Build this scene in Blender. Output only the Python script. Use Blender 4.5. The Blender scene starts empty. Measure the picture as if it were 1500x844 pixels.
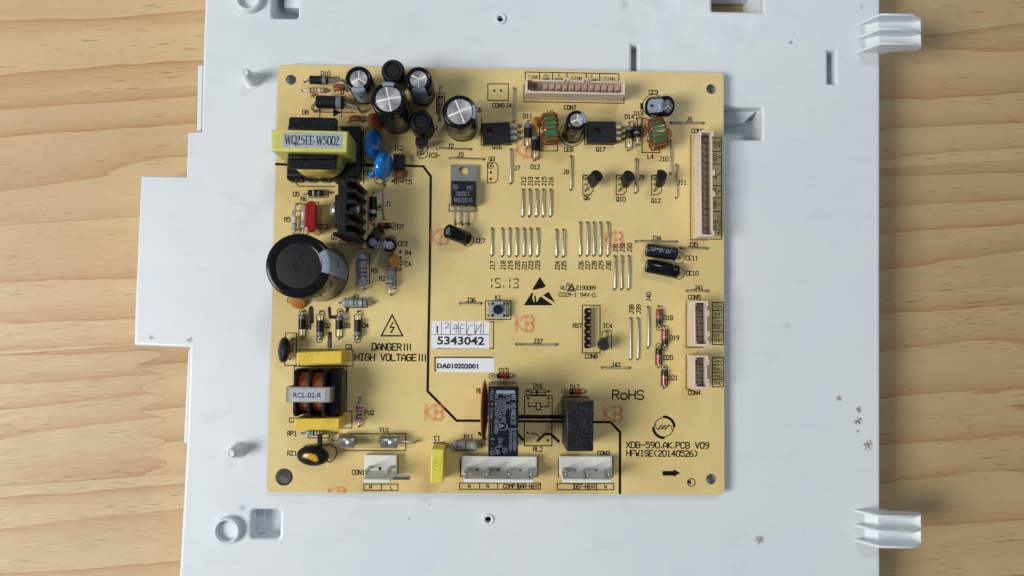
import bpy, bmesh, math, random
from mathutils import Vector, Matrix, Euler
random.seed(7)
rad = math.radians
S = 0.1            # all sizes below are millimetres; 1 scene unit = 1 cm
ZB = 22.0          # height of the board's upper face above the table (mm)
ZT = -4.0          # tray surface relative to the board's upper face (mm)
ZW = -22.0         # table surface relative to the board's upper face (mm)
sc = bpy.context.scene
COL = sc.collection

# ------------------------------------------------------------------ camera
CAMP = Vector((-2.147, -18.192, 290.867))            # mm, z above the board's upper face
CAMR = Euler((0.0501574, -0.0234611, 0.0113219), 'XYZ')
FPX, CX, CY = 1160.0, 750.0, 422.0
cam = bpy.data.cameras.new('camera')
cam.sensor_width = 36.0
cam.lens = FPX / 1500.0 * 36.0
cam.clip_start, cam.clip_end = 0.5, 2000.0
camo = bpy.data.objects.new('camera', cam)
COL.objects.link(camo)
camo.location = (CAMP + Vector((0, 0, ZB))) * S
camo.rotation_euler = CAMR
sc.camera = camo

# ------------------------------------------------------------------ light
w = bpy.data.worlds.new('World')
sc.world = w
w.use_nodes = True
w.node_tree.nodes['Background'].inputs[0].default_value = (0.74, 0.87, 1.0, 1)
w.node_tree.nodes['Background'].inputs[1].default_value = 0.21


def area(name, loc, target, sx, sy, power, col):
    l = bpy.data.lights.new(name, 'AREA')
    l.shape = 'RECTANGLE'
    l.size, l.size_y, l.energy, l.color = sx, sy, power, col
    o = bpy.data.objects.new(name, l)
    COL.objects.link(o)
    o.location = loc
    o.rotation_euler = (Vector(target) - Vector(loc)).to_track_quat('-Z', 'Y').to_euler()
    return o


area('window_light', (-108, -28, 108), (0, 0, 0), 58, 58, 200000, (1.0, 0.99, 0.96))
area('room_light', (48, 85, 150), (0, 0, 0), 22, 22, 42000, (0.93, 0.97, 1.0))
sc.view_settings.view_transform = 'Standard'
sc.view_settings.look = 'None'
sc.view_settings.exposure = 0.0
sc.view_settings.gamma = 1.0
sc.view_settings.use_curve_mapping = False
sc.render.engine = 'CYCLES'

# ------------------------------------------------------------------ geometry helpers
CM = CAMR.to_matrix()


def U(px, py, z=0.0):
    """photograph pixel -> point (mm) at height z above the board's upper face"""
    d = CM @ Vector(((px - CX) / FPX, -(py - CY) / FPX, -1.0))
    t = (z - CAMP.z) / d.z
    p = CAMP + d * t
    return Vector((p.x, p.y, z))


def frame(o, zax=(0, 0, 1), xhint=(1, 0, 0)):
    z = Vector(zax).normalized()
    x = Vector(xhint)
    x = x - z * x.dot(z)
    if x.length < 1e-5:
        x = Vector((0, 1, 0)) - z * z.y
    x.normalize()
    y = z.cross(x)
    m = Matrix((x, y, z)).transposed().to_4x4()
    m.translation = Vector(o)
    return m


I4 = Matrix.Identity(4)


class MB:
    def __init__(self):
        self.v, self.f = [], []

    def add(self, vs, fs, M=I4):
        b = len(self.v)
        self.v += [M @ Vector(q) for q in vs]
        self.f += [[i + b for i in q] for q in fs]
        return self

    def box(self, x0, x1, y0, y1, z0, z1, M=I4):
        vs = [(x0, y0, z0), (x1, y0, z0), (x1, y1, z0), (x0, y1, z0), (x0, y0, z1), (x1, y0, z1), (x1, y1, z1), (x0, y1, z1)]
        return self.add(vs, [(3, 2, 1, 0), (4, 5, 6, 7), (0, 1, 5, 4), (1, 2, 6, 5), (2, 3, 7, 6), (3, 0, 4, 7)], M)

    def frustum(self, top, bot):
        """box from four top points and four bottom points (counter-clockwise)"""
        return self.add(list(bot) + list(top), [(3, 2, 1, 0), (4, 5, 6, 7), (0, 1, 5, 4), (1, 2, 6, 5), (2, 3, 7, 6), (3, 0, 4, 7)])

    def prism(self, poly, z0, z1, M=I4):
        a = sum(poly[i][0] * poly[(i + 1) % len(poly)][1] - poly[(i + 1) % len(poly)][0] * poly[i][1] for i in range(len(poly)))
        if a < 0:
            poly = poly[::-1]
        n = len(poly)
        vs = [(x, y, z0) for x, y in poly] + [(x, y, z1) for x, y in poly]
        fs = [list(range(n))[::-1], list(range(n, 2 * n))] + [(i, (i + 1) % n, n + (i + 1) % n, n + i) for i in range(n)]
        return self.add(vs, fs, M)

    def lathe(self, prof, n=24, M=I4, a0=0.0, a1=360.0, cap=True):
        full = abs(a1 - a0) >= 359.9
        k = n if full else n + 1
        vs = []
        for r, z in prof:
            for i in range(k):
                a = rad(a0 + (a1 - a0) * i / n)
                vs.append((r * math.cos(a), r * math.sin(a), z))
        fs = []
        for j in range(len(prof) - 1):
            for i in range(n):
                i2 = (i + 1) % k
                fs.append((j * k + i, j * k + i2, (j + 1) * k + i2, (j + 1) * k + i))
        if full and cap:
            if prof[0][0] > 1e-4:
                fs.append(list(range(k))[::-1])
            if prof[-1][0] > 1e-4:
                b = (len(prof) - 1) * k
                fs.append(list(range(b, b + k)))
        return self.add(vs, fs, M)

    def tube(self, pts, r, n=8):
        pts = [Vector(p) for p in pts]
        rings, prev = [], None
        for i, p in enumerate(pts):
            t = (pts[min(i + 1, len(pts) - 1)] - pts[max(i - 1, 0)])
            if t.length < 1e-7:
                t = Vector((0, 0, 1))
            t.normalize()
            h = prev if prev is not None else (Vector((1, 0, 0)) if abs(t.x) < .8 else Vector((0, 1, 0)))
            u = (h - t * h.dot(t)).normalized()
            prev = u
            v = t.cross(u)
            rings.append([p + (u * math.cos(2 * math.pi * k / n) + v * math.sin(2 * math.pi * k / n)) * r for k in range(n)])
        vs = [q for g in rings for q in g]
        fs = []
        for j in range(len(rings) - 1):
            for k in range(n):
                fs.append((j * n + k, j * n + (k + 1) % n, (j + 1) * n + (k + 1) % n, (j + 1) * n + k))
        fs.append(list(range(n))[::-1])
        b = (len(rings) - 1) * n
        fs.append(list(range(b, b + n)))
        return self.add(vs, fs)

    def ell(self, a, b, c, M=I4, nu=20, nv=12, p=1.0):
        prof = []
        vs, fs = [], []
        for j in range(nv + 1):
            th = math.pi * j / nv - math.pi / 2
            for i in range(nu):
                ph = 2 * math.pi * i / nu
                cz = math.sin(th)
                cr = math.cos(th)
                vs.append((a * cr * math.cos(ph), b * cr * math.sin(ph), c * math.copysign(abs(cz) ** p, cz)))
        for j in range(nv):
            for i in range(nu):
                fs.append((j * nu + i, j * nu + (i + 1) % nu, (j + 1) * nu + (i + 1) % nu, (j + 1) * nu + i))
        return self.add(vs, fs, M)

    def build(self, name, mat, parent=None, bevel=0.0, seg=2, smooth=True, origin=None, weld=True):
        xs = self.v
        if origin is None:
            mn = Vector([min(q[i] for q in xs) for i in range(3)])
            mx = Vector([max(q[i] for q in xs) for i in range(3)])
            origin = Vector(((mn.x + mx.x) / 2, (mn.y + mx.y) / 2, mn.z))
        else:
            origin = Vector(origin)
        me = bpy.data.meshes.new(name)
        me.from_pydata([tuple((q - origin) * S) for q in xs], [], self.f)
        me.validate()
        if weld:
            bm = bmesh.new()
            bm.from_mesh(me)
            bmesh.ops.remove_doubles(bm, verts=bm.verts, dist=1e-5)
            bm.to_mesh(me)
            bm.free()
        return link(me, name, mat, parent, origin, bevel, seg, smooth)


WORG = {}


def link(me, name, mat, parent, origin, bevel=0.0, seg=2, smooth=True):
    o = bpy.data.objects.new(name, me)
    COL.objects.link(o)
    me.materials.clear()
    me.materials.append(mat)
    if smooth:
        me.polygons.foreach_set('use_smooth', [True] * len(me.polygons))
        me.set_sharp_from_angle(angle=rad(38))
    WORG[o.name] = Vector(origin)
    if parent is not None:
        o.parent = parent
        o.location = (Vector(origin) - WORG[parent.name]) * S
    else:
        o.location = (Vector(origin) + Vector((0, 0, ZB))) * S
    if bevel:
        m = o.modifiers.new('bevel', 'BEVEL')
        m.width = bevel * S
        m.segments = seg
        m.limit_method = 'ANGLE'
        m.angle_limit = rad(40)
        m.harden_normals = False
    return o


def empty(name, origin, parent=None):
    o = bpy.data.objects.new(name, None)
    COL.objects.link(o)
    o.empty_display_size = 0.5
    WORG[o.name] = Vector(origin)
    o.location = (Vector(origin) + Vector((0, 0, ZB))) * S
    return o


def tag(o, label=None, cat=None, kind=None, group=None):
    if label:
        o['label'] = label
    if cat:
        o['category'] = cat
    if kind:
        o['kind'] = kind
    if group:
        o['group'] = group
    return o


def area2(pl):
    return sum(pl[i][0] * pl[(i + 1) % len(pl)][1] - pl[(i + 1) % len(pl)][0] * pl[i][1] for i in range(len(pl)))


def sheet(name, loops, z0, z1, mat, parent, origin, bevel=0.0, seg=2, round_=0.0):
    """solid sheet from an outline and holes (lists of (x, y) in mm)"""
    cu = bpy.data.curves.new(name, 'CURVE')
    cu.dimensions = '2D'
    cu.fill_mode = 'BOTH'
    cu.extrude = ((z1 - z0) / 2 - round_) * S
    if round_:
        cu.bevel_depth = round_ * S
        cu.bevel_resolution = 3
        cu.offset = -round_ * S
    for li, lp in enumerate(loops):
        if (area2(lp) < 0) == (li == 0):
            lp = lp[::-1]
        sp = cu.splines.new('POLY')
        sp.points.add(len(lp) - 1)
        for i, (x, y) in enumerate(lp):
            sp.points[i].co = ((x - origin.x) * S, (y - origin.y) * S, 0, 1)
        sp.use_cyclic_u = True
    t = bpy.data.objects.new(name + '_tmp', cu)
    COL.objects.link(t)
    bpy.context.view_layer.update()
    dg = bpy.context.evaluated_depsgraph_get()
    me = bpy.data.meshes.new_from_object(t.evaluated_get(dg))
    bpy.data.objects.remove(t)
    bpy.data.curves.remove(cu)
    for v in me.vertices:
        v.co.z += ((z0 + z1) / 2 - origin.z) * S
    bm = bmesh.new()
    bm.from_mesh(me)
    bmesh.ops.remove_doubles(bm, verts=bm.verts, dist=1e-5)
    bmesh.ops.recalc_face_normals(bm, faces=bm.faces)
    bm.to_mesh(me)
    bm.free()
    me.name = name
    o = link(me, name, mat, parent, origin, bevel, seg)
    if round_:
        # keep the broad flat faces flat: crisp normals where they meet the rounded rim
        bm = bmesh.new()
        bm.from_mesh(me)
        for e in bm.edges:
            fl = [abs(f.normal.z) > .9995 for f in e.link_faces]
            if len(fl) == 2 and fl[0] != fl[1]:
                e.smooth = False
        bm.to_mesh(me)
        bm.free()
    return o


def circ(p, r, n=16):
    return [(p[0] + r * math.cos(2 * math.pi * i / n), p[1] + r * math.sin(2 * math.pi * i / n)) for i in range(n)]


def rrect(x0, x1, y0, y1, r, n=4):
    out = []
    for cx, cy, a in ((x1 - r, y1 - r, 0), (x0 + r, y1 - r, 90), (x0 + r, y0 + r, 180), (x1 - r, y0 + r, 270)):
        for i in range(n + 1):
            q = rad(a + 90 * i / n)
            out.append((cx + r * math.cos(q), cy + r * math.sin(q)))
    return out


def slotloop(pts, wd):
    """stadium-like band along a polyline"""
    pts = [Vector((p[0], p[1])) for p in pts]
    L, R = [], []
    n = len(pts)
    for i in range(n):
        d0 = (pts[i] - pts[max(i - 1, 0)])
        d1 = (pts[min(i + 1, n - 1)] - pts[i])
        d = (d0.normalized() if d0.length else Vector((0, 0))) + (d1.normalized() if d1.length else Vector((0, 0)))
        d.normalize()
        nn = Vector((-d.y, d.x))
        c = max(.5, abs(nn.dot(Vector((-(d1 if d1.length else d0).normalized().y, (d1 if d1.length else d0).normalized().x)))))
        L.append(pts[i] + nn * wd / 2 / c)
        R.append(pts[i] - nn * wd / 2 / c)

    def capp(c, d):
        a0 = math.atan2(d.y, d.x)
        return [(c.x + wd / 2 * math.cos(a0 + q), c.y + wd / 2 * math.sin(a0 + q)) for q in (1.05, .52, 0, -.52, -1.05)]
    de = (pts[-1] - pts[-2]).normalized()
    ds = (pts[0] - pts[1]).normalized()
    return [tuple(q) for q in L] + capp(pts[-1], de) + [tuple(q) for q in R[::-1]] + capp(pts[0], ds)


# ------------------------------------------------------------------ materials
def lin(c):
    return tuple((x / 255 / 12.92) if x / 255 <= .04045 else ((x / 255 + .055) / 1.055) ** 2.4 for x in c)


class N:
    def __init__(self, name):
        self.m = bpy.data.materials.new(name)
        self.m.use_nodes = True
        self.t = self.m.node_tree
        self.b = self.t.nodes['Principled BSDF']

    def n(self, typ, **kw):
        q = self.t.nodes.new(typ)
        for k, v in kw.items():
            if k.startswith('i_'):
                key = k[2:]
                q.inputs[int(key) if key.isdigit() else key].default_value = v
            else:
                setattr(q, k, v)
        return q

    def l(self, a, b):
        self.t.links.new(a, b)

    def math(self, op, a, b=None, c=None, clamp=False):
        q = self.n('ShaderNodeMath', operation=op, use_clamp=clamp)
        for i, x in enumerate((a, b, c)):
            if x is None:
                continue
            if isinstance(x, (int, float)):
                q.inputs[i].default_value = x
            else:
                self.l(x, q.inputs[i])
        return q.outputs[0]

    def mix(self, f, a, b):
        q = self.n('ShaderNodeMix', data_type='RGBA')
        for s, x in ((q.inputs['Factor'], f), (q.inputs['A'], a), (q.inputs['B'], b)):
            if isinstance(x, (int, float)):
                s.default_value = x
            elif isinstance(x, tuple):
                s.default_value = x + (1,) if len(x) == 3 else x
            else:
                self.l(x, s)
        return q.outputs['Result']

    def mr(self, v, a, b, c=0.0, d=1.0):
        q = self.n('ShaderNodeMapRange')
        self.l(v, q.inputs[0])
        for i, x in enumerate((a, b, c, d)):
            q.inputs[i + 1].default_value = x
        return q.outputs[0]

    def noise(self, vec, scale, detail=3.0, rough=.5):
        q = self.n('ShaderNodeTexNoise')
        q.inputs['Scale'].default_value = scale
        q.inputs['Detail'].default_value = detail
        q.inputs['Roughness'].default_value = rough
        if vec is not None:
            self.l(vec, q.inputs['Vector'])
        return q.outputs[0]

    def geo(self):
        return self.n('ShaderNodeNewGeometry').outputs['Position']

    def mapv(self, vec, scale=(1, 1, 1), loc=(0, 0, 0), rot=(0, 0, 0)):
        q = self.n('ShaderNodeMapping')
        q.inputs['Scale'].default_value = scale
        q.inputs['Location'].default_value = loc
        q.inputs['Rotation'].default_value = rot
        self.l(vec, q.inputs['Vector'])
        return q.outputs[0]

    def bump(self, h, strength, dist):
        q = self.n('ShaderNodeBump')
        q.inputs['Strength'].default_value = strength
        q.inputs['Distance'].default_value = dist
        self.l(h, q.inputs['Height'])
        self.l(q.outputs[0], self.b.inputs['Normal'])


def pm(name, rgb, rough=.5, metal=0.0, var=.12, scale=6.0, bump=0.0, bscale=30.0, dust=0.0, coat=0.0, spec=.5, rvar=.1):
    """plain procedural material: base colour with worn variation, optional relief and dust"""
    a = N(name)
    c = lin(rgb)
    p = a.geo()
    nz = a.noise(p, scale, 4.0, .6)
    col = a.mix(a.mr(nz, .3, .7), tuple(x * (1 - var) for x in c), tuple(min(1, x * (1 + var)) for x in c))
    if dust:
        dn = a.noise(p, 22.0, 5.0, .7)
        dn2 = a.noise(p, 3.0, 2.0, .5)
        fac = a.math('MULTIPLY', a.mr(dn, .5, .72, 0, dust), a.mr(dn2, .35, .65, .25, 1.0))
        col = a.mix(fac, col, lin((168, 166, 158)))
    a.l(col, a.b.inputs['Base Color'])
    a.l(a.mr(a.noise(p, scale * 2.3, 3.0), .3, .7, max(.03, rough - rvar), min(1, rough + rvar)), a.b.inputs['Roughness'])
    a.b.inputs['Metallic'].default_value = metal
    a.b.inputs['Specular IOR Level'].default_value = spec
    if coat:
        a.b.inputs['Coat Weight'].default_value = coat
        a.b.inputs['Coat Roughness'].default_value = .08
    if bump:
        a.bump(a.noise(p, bscale, 4.0, .6), bump, .01)
    return a.m


M = {}
M['black_sleeve'] = pm('black shrink sleeve', (10, 10, 13), .17, var=.2, dust=.05, spec=.32, rvar=.06)
M['navy_sleeve'] = pm('dark blue shrink sleeve', (14, 18, 34), .18, var=.2, dust=.08, rvar=.06)
M['stripe'] = pm('pale blue sleeve stripe', (138, 152, 170), .3, var=.08, dust=.15)
M['alu'] = pm('capacitor aluminium', (172, 172, 171), .42, .9, var=.16, scale=9, bump=.25, bscale=40)
M['alu_groove'] = pm('scored aluminium', (250, 250, 250), .5, .15, var=.03)
M['rubber'] = pm('black matt rubber', (17, 17, 19), .5, var=.15, dust=.07, spec=.3)
M['black_plastic'] = pm('black moulded plastic', (13, 13, 15), .34, var=.15, dust=.07, spec=.35, bump=.12, bscale=50)
M['chip'] = pm('black moulding compound', (18, 20, 24), .4, var=.12, dust=.08, spec=.3, bump=.12, bscale=60)
M['relay'] = pm('dark blue black relay case', (16, 20, 28), .3, var=.12, dust=.08, spec=.3)
M['relay_dusty'] = pm('dusty relay case', (18, 21, 28), .4, var=.12, dust=.32, spec=.3)
M['heatsink'] = pm('black anodised aluminium', (22, 22, 24), .42, .2, var=.18, dust=.16, spec=.3, bump=.15, bscale=30)
M['tin'] = pm('tinned wire', (172, 168, 160), .32, .8, var=.28, scale=12, bump=.12, bscale=60)
M['steel'] = pm('bright steel', (176, 174, 170), .34, .9, var=.06, rvar=.04)
M['tab'] = pm('dull tinned tab', (160, 160, 156), .42, 1.0, var=.12, scale=14, bump=.2, bscale=60)
M['brass'] = pm('gilded lead', (205, 185, 120), .3, 1.0, var=.1)
M['copper'] = pm('enamelled copper', (176, 106, 66), .32, .8, var=.25, scale=20)
M['copper_dark'] = pm('wound copper', (206, 128, 84), .34, .6, var=.3, scale=25, bump=.2, bscale=40)
M['green'] = pm('green toroid coating', (50, 122, 84), .36, var=.12, bump=.2, bscale=30)
M['blue'] = pm('blue epoxy', (10, 122, 208), .12, var=.08, scale=4, coat=.5, rvar=.04)
M['red'] = pm('red epoxy', (146, 24, 20), .14, var=.1, scale=4, coat=.5, rvar=.04)
M['brown'] = pm('brown ceramic disc', (134, 74, 36), .4, var=.12, dust=.1)
M['orange'] = pm('orange ceramic disc', (190, 122, 50), .35, var=.1)
M['amber'] = pm('amber epoxy', (214, 156, 40), .14, var=.1, coat=.6)
M['yellow_box'] = pm('yellow plastic case', (226, 192, 62), .42, var=.06, dust=.10, bump=.1, bscale=40)
M['yellow_box2'] = pm('lemon plastic case', (222, 208, 82), .42, var=.06, dust=.10, bump=.1, bscale=40)
M['tape'] = pm('yellow green polyester tape', (204, 204, 106), .28, var=.08, scale=3, rvar=.05)
M['tape_low'] = pm('amber yellow winding tape', (196, 180, 84), .22, var=.14, scale=5, rvar=.05)
M['silver_label'] = pm('silver grey label', (176, 182, 190), .38, .25, var=.05, dust=.08)
M['paper'] = pm('white paper label', (234, 234, 236), .55, var=.025, dust=.07)
M['white_nylon'] = pm('white nylon', (226, 226, 218), .42, var=.03, dust=.10, bump=.08, bscale=30)
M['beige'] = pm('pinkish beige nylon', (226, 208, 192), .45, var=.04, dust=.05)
M['grey_plate'] = pm('pale grey switch plate', (172, 182, 190), .36, .3, var=.06)
M['res_grey'] = pm('grey resistor lacquer', (150, 154, 160), .34, var=.08)
M['res_blue'] = pm('pale grey blue lacquer', (176, 180, 186), .34, var=.08)
M['res_beige'] = pm('beige resistor lacquer', (206, 184, 150), .36, var=.08)
M['b_black'] = pm('black band', (24, 24, 26), .4)
M['b_green'] = pm('green band', (36, 120, 86), .4)
M['b_red'] = pm('crimson band', (160, 34, 52), .4)
M['b_brown'] = pm('brown band', (106, 62, 40), .4)
M['b_blue'] = pm('blue band', (38, 58, 128), .4)
M['b_grey'] = pm('grey cathode band', (112, 114, 116), .42, var=.15)
M['b_white'] = pm('silver cathode band', (178, 178, 176), .4)
M['b_yellow'] = pm('yellow band', (214, 176, 56), .4)
M['diode'] = pm('black diode epoxy', (16, 16, 19), .36, dust=.06, spec=.35)
M['glass_red'] = pm('orange red glass', (142, 44, 30), .12, var=.3, scale=20, coat=.6)
M['glass_tan'] = pm('tan glass', (150, 130, 100), .15, var=.3, scale=20, coat=.6)
M['emboss'] = pm('moulded ridge', (198, 164, 42), .45)
M['ink'] = pm('black screen ink', (16, 14, 10), .55, var=.25, scale=20, spec=.2)
M['ink_print'] = pm('black label ink', (22, 22, 26), .55, var=.1)
M['ink_white'] = pm('worn white ink', (122, 130, 142), .55, var=.3, scale=40)
M['ink_pen'] = pm('blue pen ink', (72, 80, 130), .5, var=.3, scale=20)
M['solder'] = pm('brown solder side', (52, 26, 18), .5, var=.3)
M['core'] = pm('ferrite', (44, 44, 46), .5, dust=.15)
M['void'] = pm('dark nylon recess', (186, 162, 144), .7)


def m_stamp():
    a = N('faded red stamp ink')
    p = a.geo()
    a.b.inputs['Base Color'].default_value = lin((232, 124, 84)) + (1,)
    a.b.inputs['Roughness'].default_value = .6
    f = a.mr(a.noise(p, 14.0, 5.0, .75), .35, .65, .06, .42)
    a.l(f, a.b.inputs['Alpha'])
    return a.m


M['stamp'] = m_stamp()


def m_glass():
    a = N('clear fuse glass')
    a.b.inputs['Base Color'].default_value = (.93, .95, .93, 1)
    a.b.inputs['Roughness'].default_value = .03
    a.b.inputs['Transmission Weight'].default_value = 1.0
    a.b.inputs['IOR'].default_value = 1.1
    return a.m


M['glass'] = m_glass()


def m_amber_film():
    a = N('translucent amber coating')
    a.b.inputs['Base Color'].default_value = lin((206, 146, 78)) + (1,)
    a.b.inputs['Roughness'].default_value = .15
    a.b.inputs['Transmission Weight'].default_value = .35
    a.b.inputs['IOR'].default_value = 1.3
    return a.m


M['amber_film'] = m_amber_film()


def m_board():
    a = N('tan laminate board')
    p = a.geo()
    big = a.noise(p, .22, 3.0, .55)
    mid = a.noise(p, 1.6, 4.0, .6)
    col = a.mix(a.mr(big, .35, .68), lin((231, 208, 144)), lin((222, 196, 128)))
    col = a.mix(a.mr(mid, .4, .75, 0, .35), col, lin((210, 180, 110)))
    # woven glass lattice: two crossed fine waves
    w1 = a.n('ShaderNodeTexWave', wave_type='BANDS', bands_direction='DIAGONAL')
    w1.inputs['Scale'].default_value = 3.1
    w1.inputs['Distortion'].default_value = 1.6
    w1.inputs['Detail'].default_value = 1.0
    w2 = a.n('ShaderNodeTexWave', wave_type='BANDS', bands_direction='DIAGONAL')
    w2.inputs['Scale'].default_value = 3.1
    w2.inputs['Distortion'].default_value = 1.6
    w2.inputs['Detail'].default_value = 1.0
    flat = a.mapv(p, (1, 1, 0))
    a.l(flat, w1.inputs['Vector'])
    a.l(a.mapv(p, (-1, 1, 0)), w2.inputs['Vector'])
    lat = a.math('MULTIPLY', w1.outputs['Fac'], w2.outputs['Fac'])
    vis = a.mr(a.noise(p, .35, 2.0), .42, .62, .12, .5)
    fac = a.math('MULTIPLY', a.mr(lat, .5, .95), vis)
    col = a.mix(fac, col, lin((226, 206, 150)))
    # painted shade among the tall parts mixed with heat browning; grime along the mains connectors
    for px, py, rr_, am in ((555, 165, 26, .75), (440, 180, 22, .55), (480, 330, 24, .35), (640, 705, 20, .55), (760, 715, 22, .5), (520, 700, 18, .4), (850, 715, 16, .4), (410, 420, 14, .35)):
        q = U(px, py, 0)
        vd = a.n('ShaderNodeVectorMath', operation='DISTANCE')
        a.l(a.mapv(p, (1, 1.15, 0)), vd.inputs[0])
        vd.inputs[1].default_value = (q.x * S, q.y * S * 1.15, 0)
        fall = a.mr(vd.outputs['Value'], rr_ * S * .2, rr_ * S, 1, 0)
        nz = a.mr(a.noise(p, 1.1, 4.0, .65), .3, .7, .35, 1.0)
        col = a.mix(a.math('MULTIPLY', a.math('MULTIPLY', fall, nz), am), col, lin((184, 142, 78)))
    # grime specks
    sp = a.noise(p, 26.0, 2.0, .5)
    area_ = a.mr(a.noise(p, .5, 2.0), .5, .7, 0, 1)
    col = a.mix(a.math('MULTIPLY', a.mr(sp, .67, .73, 0, .7), area_), col, lin((112, 78, 44)))
    a.l(col, a.b.inputs['Base Color'])
    a.b.inputs['Roughness'].default_value = .38
    h = a.math('ADD', a.math('MULTIPLY', lat, .5), a.math('MULTIPLY', a.noise(p, 40.0, 3.0), .5))
    a.bump(h, .12, .004)
    return a.m


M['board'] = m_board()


def m_tray():
    a = N('white moulded plastic')
    p = a.geo()
    base = a.mix(a.mr(a.noise(p, .18, 3.0), .3, .7), lin((220, 225, 230)), lin((225, 229, 231)))
    sm = a.noise(a.mapv(p, (1, 2.2, 1), rot=(0, 0, .5)), .7, 5.0, .65)
    base = a.mix(a.mr(sm, .55, .8, 0, .22), base, lin((176, 178, 178)))
    # sparse little grime specks
    v = a.n('ShaderNodeTexVoronoi', feature='F1')
    v.inputs['Scale'].default_value = 1.25
    v.inputs['Randomness'].default_value = 1.0
    a.l(a.mapv(p, (1, 1, 0)), v.inputs['Vector'])
    sep = a.n('ShaderNodeSeparateColor')
    a.l(v.outputs['Color'], sep.inputs[0])
    radius = a.mr(sep.outputs[0], 0, 1, .0, .045)
    wob = a.math('MULTIPLY', a.noise(p, 18.0, 2.0), .03)
    d = a.math('ADD', v.outputs['Distance'], wob)
    hit = a.math('LESS_THAN', d, a.math('ADD', radius, .012))
    hit = a.math('MULTIPLY', hit, a.mr(sep.outputs[1], .2, .9, .1, .7))
    base = a.mix(hit, base, lin((96, 96, 98)))
    # rust-brown smudges where they lie on the tray
    for px, py, r, s in ((1229, 584, 1.5, .8), (1258, 600, 1.4, .9), (1258, 617, 1.8, 1.), (1257, 632, .9, .7), (1272, 652, 2.2, .9),
                         (1113, 791, 2.2, .8), (1153, 477, 2.0, .25), (915, 8, 2.4, .35), (1158, 62, .9, .9), (1262, 10, 1.3, .35), (278, 498, 1.3, .9), (222, 494, 1.2, .6), (355, 744, 1.8, .4)):
        q = U(px, py, ZT)
        vd = a.n('ShaderNodeVectorMath', operation='DISTANCE')
        a.l(a.mapv(p, (1, 1, 0)), vd.inputs[0])
        vd.inputs[1].default_value = (q.x * S, q.y * S, 0)
        fall = a.mr(vd.outputs['Value'], 0, r * S, 1, 0)
        g = a.math('ADD', fall, a.math('MULTIPLY', a.math('SUBTRACT', a.noise(p, 16.0, 4.0, .7), .5), 4.0))
        base = a.mix(a.math('MULTIPLY', a.mr(a.math('MULTIPLY', g, a.math('GREATER_THAN', fall, .01)), .25, .55), s * .85), base, lin((112, 82, 48)))
    a.l(base, a.b.inputs['Base Color'])
    a.l(a.mr(a.noise(p, 1.3, 4.0), .3, .7, .32, .46), a.b.inputs['Roughness'])
    a.b.inputs['Subsurface Weight'].default_value = .0
    a.bump(a.noise(p, .35, 2.0), .12, .15)
    return a.m


M['tray'] = m_tray()


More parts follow.
